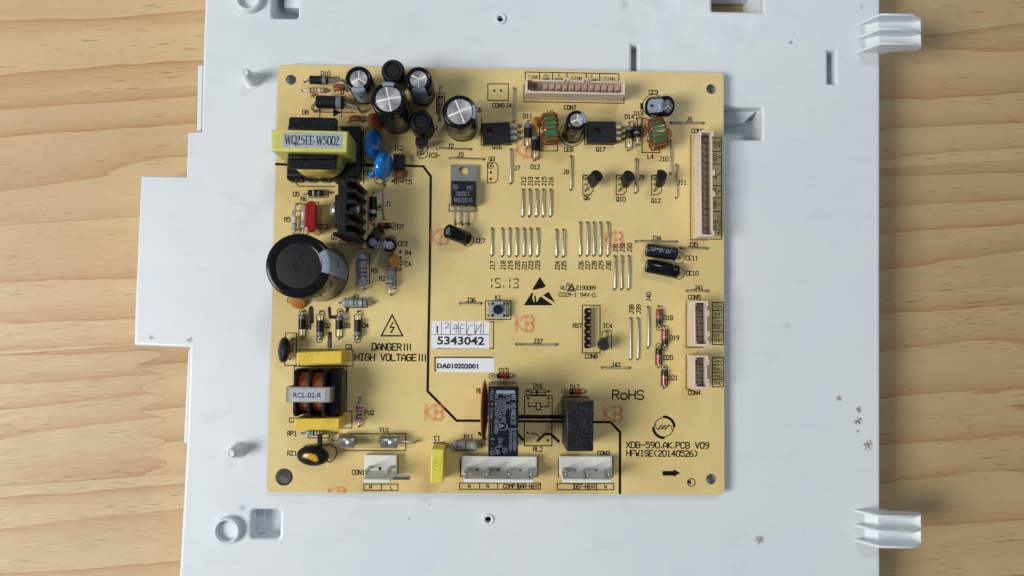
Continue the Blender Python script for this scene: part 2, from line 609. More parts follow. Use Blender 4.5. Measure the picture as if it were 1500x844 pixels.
def m_wood():
    a = N('knotless pine')
    tc = a.n('ShaderNodeTexCoord').outputs['Object']
    oi = a.n('ShaderNodeObjectInfo').outputs['Random']
    off = a.n('ShaderNodeCombineXYZ')
    a.l(a.math('MULTIPLY', oi, 173.0), off.inputs[0])
    a.l(a.math('MULTIPLY', oi, 37.0), off.inputs[1])
    a.l(a.math('MULTIPLY', oi, 11.0), off.inputs[2])
    add = a.n('ShaderNodeVectorMath', operation='ADD')
    a.l(tc, add.inputs[0])
    a.l(off.outputs[0], add.inputs[1])
    p = add.outputs[0]
    sx = a.n('ShaderNodeSeparateXYZ')
    a.l(p, sx.inputs[0])
    warp = a.noise(a.mapv(p, (.016, .14, .14)), 1.0, 2.0, .45)
    warp2 = a.noise(a.mapv(p, (.055, .7, .7)), 1.0, 3.0, .5)
    fine = a.noise(a.mapv(p, (.5, 7.0, 7.0)), 1.0, 2.0, .5)
    y = a.math('ADD', a.math('MULTIPLY', sx.outputs[1], .55), a.math('MULTIPLY', warp, 5.0))
    y = a.math('ADD', y, a.math('MULTIPLY', warp2, .85))
    y = a.math('ADD', y, a.math('MULTIPLY', fine, .09))
    flip = a.math('SUBTRACT', a.math('MULTIPLY', a.math('GREATER_THAN', oi, .5), 2.0), 1.0)
    saw = a.math('FRACT', a.math('MULTIPLY', y, flip))
    rmp = a.n('ShaderNodeValToRGB')
    a.l(saw, rmp.inputs[0])
    e = rmp.color_ramp.elements
    e[0].position, e[0].color = 0.0, (.10, .10, .10, 1)
    e[1].position, e[1].color = 1.0, (.0, .0, .0, 1)
    for pos, val in ((.35, .08), (.6, .26), (.8, .5), (.92, .72), (.955, 1.0), (.972, 1.0), (.985, .12)):
        k = e.new(pos)
        k.color = (val, val, val, 1)
    ring = rmp.outputs[0]
    light = a.mix(oi, lin((212, 183, 138)), lin((216, 188, 143)))
    dark = a.mix(oi, lin((176, 126, 76)), lin((168, 122, 74)))
    col = a.mix(a.math('MULTIPLY', ring, a.mr(warp2, .3, .7, .6, 1.0)), light, dark)
    fib = a.noise(a.mapv(p, (1.1, 34.0, 34.0)), 1.0, 4.0, .6)
    col = a.mix(a.mr(fib, .3, .75, 0, .34), col, lin((172, 136, 94)))
    cloud = a.noise(a.mapv(p, (.25, .6, .6)), 1.0, 3.0, .6)
    col = a.mix(a.mr(cloud, .4, .75, 0, .35), col, lin((186, 146, 104)))
    # short resin canals
    can = a.noise(a.mapv(p, (1.15, 26.0, 26.0), loc=(3.3, 1.7, 0)), 1.0, 1.0, .4)
    where = a.mr(a.noise(a.mapv(p, (.22, .9, .9), loc=(9, 4, 0)), 1.0, 2.0), .42, .6, 0, 1)
    cfac = a.math('MULTIPLY', a.mr(can, .675, .74, 0, .8), where)
    col = a.mix(cfac, col, lin((104, 72, 44)))
    # specks and tiny dents
    dn = a.noise(p, 9.0, 2.0, .5)
    col = a.mix(a.mr(dn, .76, .80, 0, .5), col, lin((96, 72, 50)))
    tint = a.n('ShaderNodeMix', data_type='RGBA', blend_type='MULTIPLY')
    tint.inputs['Factor'].default_value = 1.0
    a.l(col, tint.inputs['A'])
    a.l(a.n('ShaderNodeObjectInfo').outputs['Color'], tint.inputs['B'])
    a.l(tint.outputs['Result'], a.b.inputs['Base Color'])
    a.l(a.mr(fib, .3, .7, .42, .58), a.b.inputs['Roughness'])
    h = a.math('SUBTRACT', a.math('MULTIPLY', fib, .5), cfac)
    a.bump(h, .25, .02)
    return a.m


M['wood'] = m_wood()

# ------------------------------------------------------------------ stroke lettering
G = {
    'A': '00 04 26 44 40;02 42', 'B': '00 06 36 45 44 33 03;33 42 41 30 00', 'C': '45 36 16 05 01 10 30 41', 'D': '00 06 36 45 41 30 00',
    'E': '46 06 00 40;03 33', 'F': '46 06 00;03 33', 'G': '45 36 16 05 01 10 30 41 43 23', 'H': '00 06;40 46;03 43', 'I': '16 36;26 20;10 30',
    'J': '26 46;36 31 20 10 01', 'K': '00 06;46 03 40', 'L': '06 00 40', 'M': '00 06 23 46 40', 'N': '00 06 40 46', 'O': '10 01 05 16 36 45 41 30 10',
    'P': '00 06 36 45 44 33 03', 'Q': '10 01 05 16 36 45 41 30 10;22 40', 'R': '00 06 36 45 44 33 03;23 40', 'S': '45 36 16 05 04 13 33 42 41 30 10 01',
    'T': '06 46;26 20', 'U': '06 01 10 30 41 46', 'V': '06 20 46', 'W': '06 10 23 30 46', 'X': '00 46;06 40', 'Y': '06 23 46;23 20', 'Z': '06 46 00 40',
    '0': '10 01 05 16 36 45 41 30 10', '1': '15 26 20;10 30', '2': '05 16 36 45 44 00 40', '3': '05 16 36 45 44 33 42 41 30 10 01;33 13', '4': '30 36 02 42',
    '5': '46 06 04 34 43 41 30 10 01', '6': '36 26 04 01 10 30 41 42 33 03', '7': '06 46 10', '8': '13 04 05 16 36 45 44 33 13 02 01 10 30 41 42 33',
    '9': '10 20 42 45 36 16 05 04 13 43', '.': '10 11', '-': '03 43', '+': '03 43;25 21', '(': '36 14 12 30', ')': '16 34 32 10', '!': '26 20',
    'o': '10 01 03 14 34 43 41 30 10', 'u': '04 01 10 30 41;44 40', '/': '00 46', '~': '03 14 32 43', ' ': '', '|': '26 20', 'i': '24 20;26 26', 'n': '00 04;03 14 34 43 40',
    's': '43 34 14 03 12 32 41 30 10 01', '*': '22 33;23 32', 'r': '00 04;02 14 34', 'y': '04 21;44 10 00', 'e': '02 42 43 34 14 03 01 10 30',
    # seven-segment-like digits of the date code
    'a1': '26 24;22 20', 'a5': '46 06 04;13 33;42 40 00', 'a3': '06 46 44;13 33;42 40 00', 'ap': '20 21',
}


def strokes_mesh(mb, polys, wd, M, z=0.0):
    """flat ink strokes; each segment is a thin plate, lifted a hair over the one before"""
    k = 0
    for pl in polys:
        pl = [Vector((q[0], q[1])) for q in pl]
        if len(pl) == 1:
            pl = [pl[0], pl[0] + Vector((0.001, 0))]
        for i in range(len(pl) - 1):
            a, b = pl[i], pl[i + 1]
            d = b - a
            L = d.length
            d = d.normalized() if L > 1e-6 else Vector((1, 0))
            n = Vector((-d.y, d.x)) * wd / 2
            e = d * wd * .42
            zz = z + .0012 * (k % 9)
            c = d * wd * .16
            vs = [(a - e + n * .5), (a - e - n * .5), (a - c - n), (b + c - n), (b + e - n * .5), (b + e + n * .5), (b + c + n), (a - c + n)]
            mb.add([(q.x, q.y, zz) for q in vs], [tuple(range(8))], M)
            k += 1


def text_polys(txt, h, width=None, adv=.76, gw=.58, slant=0.0):
    polys, x = [], 0.0
    toks = txt if isinstance(txt, list) else list(txt)
    for ch in toks:
        g = G.get(ch, '')
        for st in g.split(';'):
            pts = [(x + int(t[0]) / 4 * gw * h + slant * int(t[1]) / 6 * h, int(t[1]) / 6 * h) for t in st.split()]
            if pts:
                polys.append(pts)
        x += (.45 if ch in '.!|' else adv) * h
    tot = x - (adv - gw) * h
    sx = (width / tot) if width else 1.0
    W = tot * sx
    return [[(px * sx - W / 2, py - h / 2) for px, py in pl] for pl in polys]


K_MM = 1 / 3.99


def text_on(txt, centre, h, mat, parent, name='printed_text', rot=0.0, width=None, wd=None, z=.02, Mx=None, adv=.76, slant=0.0):
    mb = MB()
    Mt = Mx if Mx is not None else Matrix.Translation(Vector((centre.x, centre.y, centre.z + z))) @ Matrix.Rotation(rad(rot), 4, 'Z')
    strokes_mesh(mb, text_polys(txt, h, width, adv, slant=slant), wd or h * .215, Mt)
    return mb.build(name, mat, parent, smooth=False, weld=False)


def font_text(txt, centre, h, mat, parent, name='printed_text', rot=0.0, width=None, bold=0.0, z=.03):
    cu = bpy.data.curves.new(name, 'FONT')
    cu.body = txt
    cu.size = 1.0
    cu.align_x, cu.align_y = 'CENTER', 'CENTER'
    cu.offset = bold
    cu.resolution_u = 3
    t = bpy.data.objects.new(name + '_tmp', cu)
    COL.objects.link(t)
    bpy.context.view_layer.update()
    me = bpy.data.meshes.new_from_object(t.evaluated_get(bpy.context.evaluated_depsgraph_get()))
    bpy.data.objects.remove(t)
    xs = [v.co.x for v in me.vertices]
    ys = [v.co.y for v in me.vertices]
    x0, x1, y0, y1 = min(xs), max(xs), min(ys), max(ys)
    sy = h / (y1 - y0)
    sx = (width / (x1 - x0)) if width else sy
    R = Matrix.Rotation(rad(rot), 4, 'Z')
    for v in me.vertices:
        v.co = R @ Vector(((v.co.x - (x0 + x1) / 2) * sx * S, (v.co.y - (y0 + y1) / 2) * sy * S, 0))
    return link(me, name, mat, parent, Vector((centre.x, centre.y, centre.z + z)), smooth=False)

# ================================================================== THE TABLE
A_T = 4.6                                         # grain direction of the table (degrees)
RT = Matrix.Rotation(rad(A_T), 2)
RTi = Matrix.Rotation(rad(-A_T), 2)
J0 = RTi @ Vector(U(228, 696, ZW)[:2])            # a point on the visible glue line, in table axes
SW = 50.5
table = empty('table_top', (0, 0, ZW - 25))
tag(table, 'pale glued pine tabletop with fine brown grain', kind='structure')


def plank(poly, shade_tint=(1, 1, 1)):
    """one stave of the tabletop; poly in table axes"""
    xs = [q[0] for q in poly]
    ys = [q[1] for q in poly]
    c = Vector(((min(xs) + max(xs)) / 2, (min(ys) + max(ys)) / 2))
    wc = RT @ c
    mb = MB()
    mb.prism([(x - c.x, y - c.y) for x, y in poly], 0, 24.0)
    o = mb.build('plank', M['wood'], None, bevel=.07, seg=1, origin=(0, 0, 0))
    WORG[o.name] = Vector((wc.x, wc.y, ZW - 24))
    o.parent = table
    o.location = (WORG[o.name] - WORG[table.name]) * S
    o.rotation_euler = (0, 0, rad(A_T))
    t = random.uniform(.95, 1.03)
    o.color = (t * shade_tint[0], t * shade_tint[1], t * shade_tint[2], 1)
    return o


XL, XR = -330.0, 330.0
fx = (RTi @ Vector(U(224, 600, ZW)[:2])).x
gap = .012
for k in range(-5, 6):
    y0, y1 = J0.y + (k) * SW + gap, J0.y + (k + 1) * SW - gap
    if k == 0:
        nf, amp = 6, 4.2
        edge = []
        for i in range(nf):
            ya = y0 + (y1 - y0) * i / nf
            st = (y1 - y0) / nf
            edge += [(fx - amp, ya + .12 * st), (fx + amp, ya + .40 * st), (fx + amp, ya + .60 * st), (fx - amp, ya + .88 * st)]
        plank([(XL, y0)] + [(fx - amp, y0)] + [(x - .01, y) for x, y in edge] + [(fx - amp, y1), (XL, y1)])
        xj = 30.0 + 7 * (k % 3)
        plank([(xj, y0), (xj, y1), (fx - amp, y1)] + [(x + .01, y) for x, y in edge[::-1]] + [(fx - amp, y0)])
    else:
        xj = 30.0 + 7 * (k % 3)
        plank([(XL, y0), (xj, y0), (xj, y1), (XL, y1)])
    plank([(xj + .02, y0), (XR, y0), (XR, y1), (xj + .02, y1)], (.86, .86, .81))  # right-hand planks: shade painted in as a darker tint

# ================================================================== THE TRAY
def P2(px, py, z=ZT):
    q = U(px, py, z)
    return (q.x, q.y)


tray = empty('plastic_tray', (0, 0, ZW))
tag(tray, 'large white plastic appliance tray lying on the pine tabletop under the circuit board', 'tray')
outline = [P2(*q) for q in ((305, -130), (300, 0), (297, 80), (295, 192.5), (274.5, 193), (272.5, 258.5), (206, 257), (197.5, 440), (195.5, 506.5),
                            (277.5, 509.5), (272.5, 655), (262, 844), (255, 960), (1290, 960), (1289.5, 400), (1290, -130))]


def inset(pl, d):
    if area2(pl) < 0:
        pl = pl[::-1]
    out = []
    n = len(pl)
    for i in range(n):
        a, b, c = Vector(pl[i - 1]), Vector(pl[i]), Vector(pl[(i + 1) % n])
        d0, d1 = (b - a).normalized(), (c - b).normalized()
        n0, n1 = Vector((-d0.y, d0.x)), Vector((-d1.y, d1.x))
        m = (n0 + n1).normalized()
        out.append(tuple(b + m * (d / max(.3, m.dot(n0)))))
    return out


def pxrect(x0, y0, x1, y1, r, z=ZT):
    a, b = U(x0, y1, z), U(x1, y0, z)
    return rrect(a.x, b.x, a.y, b.y, r)


op_a = pxrect(398, -22, 438, 26, 1.2)
op_b = pxrect(368, 747, 410.5, 788.5, 1.2)
op_c = pxrect(1012, 158, 1116.5, 203, .6)
op_d = pxrect(1043, -28, 1118, 16, .5)
slots_t = [pxrect(1213, 75, 1224, 122.5, .3), pxrect(925, 66, 934, 118, .3)]
small = [circ(P2(733, 28), 1.1), circ(P2(715, 761), 1.1)]
O_T = Vector((0, 0, ZT))
panel = sheet('panel', [outline, op_a, op_b, op_c, op_d] + slots_t + small, ZT - 3.2, ZT, M['tray'], tray, O_T, round_=1.1)
sk = inset(outline, .02)
sheet('skirt', [sk, inset(sk, 2.0)], ZW + .05, ZT - 2.2, M['tray'], tray, O_T)


def pocket(loop, depth, floor=True, name='pocket'):
    out = inset(loop, -1.4)
    lp = inset(loop, -.03)
    o = sheet(name, [out, lp], ZT - depth, ZT - 2.1, M['tray'], tray, O_T)
    if floor:
        sheet('pocket_floor', [inset(loop, -1.2)], ZT - depth - 1.5, ZT - depth - .02, M['tray'], o, O_T)
    return o


for q_ in slots_t:
    pocket(q_, 7)
pk = pocket(op_a, 13)
a_, b_ = U(410, 2, ZT), U(438, -20, ZT)
MB().box(a_.x, b_.x, a_.y, b_.y, ZT - 13, ZT - 6).build('rib', M['tray'], pk, bevel=.2)
pk = pocket(op_b, 8.5)
a_, b_ = U(391, 786, ZT - 10), U(411, 781, ZT - 10)
MB().box(a_.x, b_.x + 1, a_.y - 1, b_.y, ZT - 8.5, ZT - 7.4).build('rib', M['tray'], pk, bevel=.3)
a_, b_ = U(368, 788, ZT), U(380, 747, ZT)
MB().box(a_.x, b_.x, a_.y, b_.y, ZT - 8.5, ZT - 6.5).build('rib', M['tray'], pk, bevel=.2)
pk = pocket(op_c, 14)
a_, b_ = U(1012, 178, ZT - 7), U(1110, 158, ZT)
MB().frustum([(a_.x, a_.y, ZT - 8), (b_.x - 3, a_.y, ZT - 8), (b_.x + 1, b_.y, ZT - 5), (a_.x, b_.y, ZT - 5)],
             [(a_.x, a_.y, ZT - 14), (b_.x - 3, a_.y, ZT - 14), (b_.x + 1, b_.y, ZT - 14), (a_.x, b_.y, ZT - 14)]).build('rib', M['tray'], pk, bevel=.3)
pk = pocket(op_d, ZT - ZW - .1, floor=False)
a_, b_ = U(1043, 6, ZW + 1), U(1118, -28, ZT)
MB().box(a_.x - 5, b_.x, a_.y, b_.y, ZW + 1, ZT - 9).build('rib', M['tray'], pk, bevel=.3)
q0, q1 = U(1095, 0, ZW + 6), U(1118, 16, ZT)
MB().add([(q0.x, q1.y, ZW + .1), (q1.x, q1.y, ZW + .1), (q1.x, q1.y, ZT - 2.6), (q0.x, q1.y + 14, ZW + .1), (q1.x, q1.y + 14, ZW + .1), (q1.x, q1.y + 14, ZT - 2.6)],
         [(0, 1, 2), (5, 4, 3), (0, 3, 4, 1), (1, 4, 5, 2), (2, 5, 3, 0)]).build('gusset', M['tray'], pk, smooth=False)

# lower ledges on the tray's left flank
for c4 in (((289.5, 95), (297.5, 95), (295.2, 192), (288, 192)), ((275.5, 512), (280, 512), (275, 650), (268.5, 650))):
    pl = [P2(x, y, ZT - 3) for x, y in c4]
    MB().prism(pl, ZT - 9, ZT - 3).build('ledge', M['tray'], tray, bevel=.5)


def ring_boss(px, py, ro, ri, h):
    c = U(px, py, ZT + h)
    mb = MB()
    prof = [(ri, .2), (ri, h - .5), (ri + .35, h), (ro - .5, h), (ro, h - .5), (ro + .15, .0)]
    mb.lathe(prof, 40, Matrix.Translation((c.x, c.y, ZT)), cap=False)
    return mb.build('ring_boss', M['tray'], tray)


ring_boss(331.5, 778.5, 4.85, 3.65, 2.7)
ring_boss(363, -3, 4.9, 3.65, 2.7)


def post(px, py, h, r0, r1, hole):
    c = U(px, py, ZT + h)
    mb = MB()
    mb.lathe([(r0 + .9, 0), (r0, .5), (r1 + .35, h - 1.2), (r1, h - .2), (r1 - .25, h), (hole, h), (hole, h - .22), (0, h - .22)], 24, Matrix.Translation((c.x, c.y, ZT)))
    o = mb.build('locating_post', M['tray'], tray)
    return o


post(359, 106, 9.5, 2.6, 1.3, .85)
post(338, 664.5, 8.5, 2.6, 1.45, .9)
for px, py in ((733, 28), (715, 761)):
    c = U(px, py, ZT)
    MB().lathe([(1.15, 0), (1.15, .5), (1.35, .65), (1.9, .65), (2.2, 0)], 24, Matrix.Translation((c.x, c.y, ZT)), cap=False).build('hole_rim', M['tray'], tray)


def hook(starts, top_l, top_r, end, name='hook'):
    """three upright fins joined by a plate, reaching over the tray's right edge"""
    xe = U(1290, starts[1][1], ZT).x
    zt = 5.5
    mid = None
    fins = []
    for sx, sy in starts:
        y = U(sx, sy, ZT).y
        xs = U(sx, sy, ZT).x
        xa, xb, xc = U(top_l, sy, zt).x, U(top_r, sy, zt).x, U(end, sy, 1.5).x
        prof = [(xs, ZT - .05), (xa - 1.2, zt - .6), (xa + .5, zt), (xb, zt), (xc, 1.8), (xc, -.5), (xb - 4, -2.5), (xe + .3, ZT - 2.4), (xe - 2, ZT - .06)]
        fins.append((y, prof, xs, xa, xc))
    ya, yb = fins[0][0], fins[-1][0]
    xa, xc = fins[1][3], fins[1][4]
    pr = [(xa - 2.0, ZT - .2), (xa + 1.6, -.6), (xc - 3.0, -.4), (xc - .1, 1.6), (xc - .1, .4), (xc - 3.0, -1.6), (xa + 2.0, -1.8), (xa - 1.0, ZT - 1.6)]
    Mx = Matrix(((1, 0, 0, 0), (0, 0, -1, 0), (0, 1, 0, 0), (0, 0, 0, 1)))
    root = MB().prism(pr, -ya, -yb, Mx).build(name, M['tray'], tray, bevel=.25)
    for y, prof, xs, xa_, xc_ in fins:
        MB().prism(prof, -y - .48, -y + .48, Mx).build('fin', M['tray'], root, bevel=.22)
    MB().box(xc - .5, xc + .15, min(ya, yb) - .3, max(ya, yb) + .3, -.4, 1.7).build('end_plate', M['tray'], root, bevel=.3)
    return root


hook(((1257, 35), (1255, 55.5), (1256, 76)), 1293, 1336, 1349)
hook(((1250, 748), (1250, 769.5), (1251, 791)), 1292, 1336, 1349)

# ================================================================== THE BOARD
board_thing = empty('circuit_board', (0, 0, ZT))
tag(board_thing, 'tan printed circuit board crowded with soldered components, lying on the white tray', 'circuit board')
BT = board_thing
HB = 78.26
HOLES = []          # drilled holes (x, y, r)


def drill(px, py, r=.5):
    q = U(px, py, 0)
    HOLES.append((q.x, q.y, r))
    return q


def H(px, py, r=.5):
    return drill(px, py, r)


def wire(pts, r=.3, parent=None, mat='tin', name='lead', n=8):
    return MB().tube(pts, r, n).build(name, M[mat], parent or BT)


def staple(a, b, z, rb=.5, sag=0.0):
    """bent wire from hole a up to height z along to hole b"""
    d = (b - a)
    d.z = 0
    d.normalize()
    pts = [Vector((a.x, a.y, -1.15)), Vector((a.x, a.y, max(.05, z - rb)))]
    for t in (.3, .7, 1.0):
        an = t * math.pi / 2
        pts.append(Vector((a.x, a.y, 0)) + d * rb * (1 - math.cos(an)) + Vector((0, 0, z - rb + rb * math.sin(an))))
    m = (a + b) / 2
    pts.append(Vector((m.x, m.y, z + sag)))
    for t in (0.0, .3, .7):
        an = math.pi / 2 * (1 - t)
        pts.append(Vector((b.x, b.y, 0)) - d * rb * (1 - math.cos(an)) + Vector((0, 0, z - rb + rb * math.sin(an))))
    pts += [Vector((b.x, b.y, max(.05, z - rb))), Vector((b.x, b.y, -1.15))]
    return pts


JUMP = [('J1', 562.3, 271, 562.3, 321), ('J2', 640.5, 218, 689.8, 219), ('J3', 659.6, 232, 709, 233.5), ('J4', 753.3, 129.4, 753, 178),
        ('J6', 982.5, 179.7, 1030.7, 180.7), ('J7', 748.5, 219, 748, 268.8), ('J8', 836.5, 229, 836, 278), ('J9', 931.5, 233.5, 931, 282.3),
        ('J10', 982.5, 206.3, 982, 254.7), ('J11', 991, 241.6, 990.4, 290), ('J34', 932, 353.4, 991, 354), ('J35', 997, 363, 1035.7, 364),
        ('J36', 674.3, 444.3, 704.5, 444.7), ('J37', 756.3, 504.4, 815.4, 505), ('J38', 923.5, 466.5, 923.3, 526.3), ('J39', 934.3, 466.5, 934, 526.3),
        ('J40', 949.3, 449.8, 949, 509), ('J41', 1006.5, 426, 1036.7, 426.6), ('J42', 882, 538.4, 922, 539), ('J17', 720.7, 335, 720.3, 374.4)]
for i, x in enumerate((765.8, 775.7, 785.8, 795.8, 806.3)):
    JUMP.append(('J%d' % (12 + i), x, 278, x - .3, 317))
for i, x in enumerate((735.8, 746.5, 757, 767.4, 777, 787)):
    JUMP.append(('J%d' % (18 + i), x, 335, x - .3, 375))
for i, x in enumerate((815, 825)):
    JUMP.append(('J%d' % (24 + i), x, 336.7, x, 376))
for i, x in enumerate((850, 860, 869.6, 879.4, 890)):
    JUMP.append(('J%d' % (26 + i), x, 326, x - .2, 374.6))
for i, x in enumerate((900.6, 910.7, 921)):
    JUMP.append(('J%d' % (31 + i), x, 375.4, x - .6, 423.8))
for nm, x0, y0, x1, y1 in JUMP:
    a, b = H(x0, y0, .52), H(x1, y1, .52)
    bend = Vector((random.uniform(-.22, .22), random.uniform(-.22, .22), 0))
    pts = staple(a, b, .6 + random.uniform(0, .4), random.uniform(.4, .7))
    pts[len(pts) // 2] += bend
    wire(pts, .28, BT, 'tin', 'jumper_wire', 8)


# ---- axial parts
def axial(name, h1, h2, b1, b2, r, mat, bands=(), zc=None, dog=False, lead=.32, label=None, chamf=.15):
    """h1,h2: hole pixels; b1,b2: body end pixels; bands: (t0, t1, material)"""
    zc = zc if zc is not None else r + .35
    A, B = H(*h1), H(*h2)
    p1, p2 = U(*b1, zc), U(*b2, zc)
    ax = p2 - p1
    L = ax.length
    Mx = frame(p1, ax, (0, 0, 1))
    if dog:
        e = min(r * 1.5, L * .24)
        prof = [(.35, 0), (r * .8, .12 * e), (r * 1.0, .35 * e), (r * 1.0, .75 * e), (r * .86, e), (r * .86, L - e), (r, L - .75 * e), (r, L - .35 * e), (r * .8, L - .12 * e), (.35, L)]
    else:
        prof = [(.3, 0), (r - chamf, 0), (r, chamf), (r, L - chamf), (r - chamf, L), (.3, L)]
    o = MB().lathe(prof, 20, Mx).build(name, M[mat], BT)
    if label:
        tag(o, label)

    def rad_at(t):
        z = t * L
        for (r0, z0), (r1, z1) in zip(prof, prof[1:]):
            if z0 <= z <= z1 and z1 > z0:
                return r0 + (r1 - r0) * (z - z0) / (z1 - z0)
        return r
    for t0, t1, bm in bands:
        zs = sorted([t0 * L, t1 * L] + [z for _, z in prof if t0 * L < z < t1 * L])
        pr = [(rad_at(z / L) + .025, z) for z in zs]
        MB().lathe(pr, 20, Mx, cap=False).build('colour_band', M[bm], o)
    d = ax.normalized()
    for hole, e0, s in ((A, p1, 1), (B, p2, -1)):
        dd = Vector((hole.x - e0.x, hole.y - e0.y, 0))
        k = Vector((hole.x, hole.y, zc))
        bendr = min(.9, max(.2, dd.length * .5), zc * .8)
        back = (e0 - k).normalized() if (e0 - k).length > 1e-3 else Vector((1, 0, 0))
        pts = [e0 + d * s * .6, e0]
        for t in (0, .35, .7, 1):
            an = t * math.pi / 2
            pts.append(k + back * bendr * (1 - math.sin(an)) + Vector((0, 0, -bendr * (1 - math.cos(an)))))
        pts.append(Vector((hole.x, hole.y, -1.15)))
        MB().tube(pts, lead, 8).build('lead', M['tin'], o)
    return o


DB = 'black epoxy rectifier diode '
axial('diode', (446.5, 120), (505, 121), (454, 117), (480, 118), 1.55, 'diode', [(.72, .92, 'b_grey')], zc=2.6, lead=.4, label=DB + 'with grey band in the top left corner')
axial('resistor', (443, 132), (482, 133), (449.5, 132), (475, 132.5), .95, 'res_beige', [(.2, .28, 'b_brown'), (.38, .46, 'b_brown'), (.56, .62, 'b_brown'), (.8, .86, 'b_black')], dog=True,
      label='small beige resistor with brown bands below the top left diode')
axial('diode', (461, 163.6), (529, 164.6), (464, 149.3), (503.3, 150.5), 2.35, 'diode', [(.74, .93, 'b_grey')], zc=5.2, lead=.55, label='largest black diode with looping leads above the transformer')
axial('diode', (446, 284.7), (485, 283), (452, 283), (473, 283), 1.2, 'diode', [(.3, .42, 'b_white'), (.66, .78, 'b_grey')], label=DB + 'below the transformer, left of the heatsink')
axial('diode', (546.4, 283), (545, 323), (546.8, 289), (546.2, 317.5), 1.2, 'diode', [(.66, .84, 'b_white')], label=DB + 'upright in the picture, right of the heatsink')
axial('diode', (547, 328.7), (578.5, 330.7), (554, 329.5), (571, 330.2), .9, 'glass_red', [(.0, .2, 'b_black'), (.55, .98, 'b_black')], lead=.25, label='dark red glass diode above two tiny capacitors')
axial('resistor', (435.4, 299), (431, 344), (431.8, 315.6), (431, 340), 1.0, 'res_blue', [(.22, .3, 'b_yellow'), (.5, .57, 'b_brown'), (.64, .7, 'b_green'), (.8, .86, 'b_brown')], dog=True, zc=2.0,
      label='pale resistor at the board edge above the big capacitor')
axial('resistor', (446.5, 299.4), (445, 345), (445, 309.5), (444.5, 334), 1.0, 'res_blue', [(.38, .52, 'b_yellow'), (.6, .66, 'b_black'), (.76, .82, 'b_brown')], dog=True, zc=2.0,
      label='pale resistor beside the red capacitor')
axial('resistor', (532, 366), (533.6, 424), (531, 371), (531, 420), 2.0, 'res_grey', [(.2, .235, 'b_black'), (.45, .475, 'b_black'), (.56, .6, 'b_blue'), (.68, .715, 'b_black')], dog=True, zc=3.2, lead=.4,
      label='thick grey resistor with blue and black bands right of the big capacitor')
axial('resistor', (577, 380), (573, 432), (573.5, 387), (571.5, 422), 1.55, 'res_grey', [(.25, .29, 'b_red'), (.48, .53, 'b_green'), (.6, .65, 'b_green'), (.8, .85, 'b_brown')], dog=True, zc=2.4,
      label='grey resistor with two green bands under the orange disc')
axial('resistor', (497.5, 443.7), (547.6, 443.7), (501.5, 443.3), (537.5, 443.5), 1.65, 'res_grey', [(.32, .37, 'b_white'), (.46, .52, 'b_green'), (.6, .66, 'b_green'), (.82, .87, 'b_black')], dog=True,
      label='grey resistor with two green bands lying level under the big capacitor')
for hx, y0, y1, hb, lab, top in ((443.2, 461.5, 482.6, 496, 'leftmost', 1), (469.3, 469.5, 492.7, 497, 'second', 0), (497.6, 463.5, 482.6, 496, 'third', 1), (524.6, 468.5, 492.7, 497, 'rightmost', 0)):
    axial('diode', (hx, 456.4), (hx - .9, hb), (hx - .2, y0), (hx - .5, y1), 1.25, 'diode', [((.05, .3, 'b_grey') if top else (.74, .95, 'b_grey'))],
          label=DB + lab + ' of the row of four above the yellow capacitor')
axial('resistor', (527.5, 583), (526, 624.5), (527, 591), (526.3, 619), 1.15, 'res_blue', [(.18, .27, 'b_red'), (.36, .45, 'b_red'), (.54, .63, 'b_black'), (.72, .82, 'b_red')], dog=True,
      label='pale resistor with crimson bands right of the choke')
axial('resistor', (442, 634.6), (491.8, 634.6), (448, 634.5), (472, 634.6), 1.15, 'res_blue', [(.3, .37, 'b_green'), (.45, .56, 'b_black'), (.66, .74, 'b_red'), (.82, .88, 'b_black')], dog=True,
      label='pale resistor half hidden under the lower yellow capacitor')
axial('resistor', (656, 651), (705.6, 653.7), (663, 651), (700.5, 652.5), 1.75, 'res_grey', [(.16, .2, 'b_red'), (.5, .54, 'b_black'), (.74, .77, 'b_white')], dog=True,
      label='grey resistor between the small yellow capacitor and the tall relay')
axial('diode', (645.7, 126.7), (645, 175.7), (645.6, 140), (645.2, 160), 1.1, 'glass_tan', [(.1, .3, 'b_black'), (.7, .8, 'b_black')], label='tan glass diode standing in line left of the round capacitor')
DD = 'black rectifier diode '
axial('diode', (773.3, 178), (772.3, 217), (773.3, 181.8), (772.8, 202), 1.25, 'diode', [(.05, .3, 'b_grey')], zc=2.2, label=DD + 'left of the left green toroid, upper of two')
axial('diode', (784.3, 197), (783, 234.7), (784.2, 200), (783.5, 221), 1.25, 'diode', [(.04, .25, 'b_grey')], zc=2.2, label=DD + 'left of the left green toroid, lower of two')
axial('diode', (922, 179.7), (920.4, 220), (921.8, 185.8), (921, 203), 1.2, 'diode', [(.08, .3, 'b_grey'), (.7, .9, 'b_black')], zc=2.2, label=DD + 'beside the right flat transistor')
axial('diode', (932.5, 173.7), (933, 213), (933.2, 184.8), (933.3, 201), 1.2, 'diode', [(.55, .72, 'b_grey')], zc=2.2, label=DD + 'touching the right green toroid')
for n_, (x0, y0, x1, y1, b0, b1, top) in enumerate(((965, 448.8, 965.4, 479.6, 454, 475.6, 0), (973.4, 478, 974.2, 508.8, 483.6, 504.8, 0),
                                                  (965, 507.8, 964.8, 538, 511.8, 533, 1), (973.4, 538, 972.8, 568, 543, 564, 1))):
    xm = (x0 + x1) / 2
    axial('diode', (x0, y0), (x1, y1), (xm, b0), (xm, b1), .95, 'glass_red', [((.0, .34, 'b_black') if top else (.66, 1., 'b_black')), (.46, .5, 'b_white')], lead=.25,
          label='orange glass diode, ' + ('topmost', 'second from the top', 'third from the top', 'lowest')[n_] + ' of the column by the small sockets')
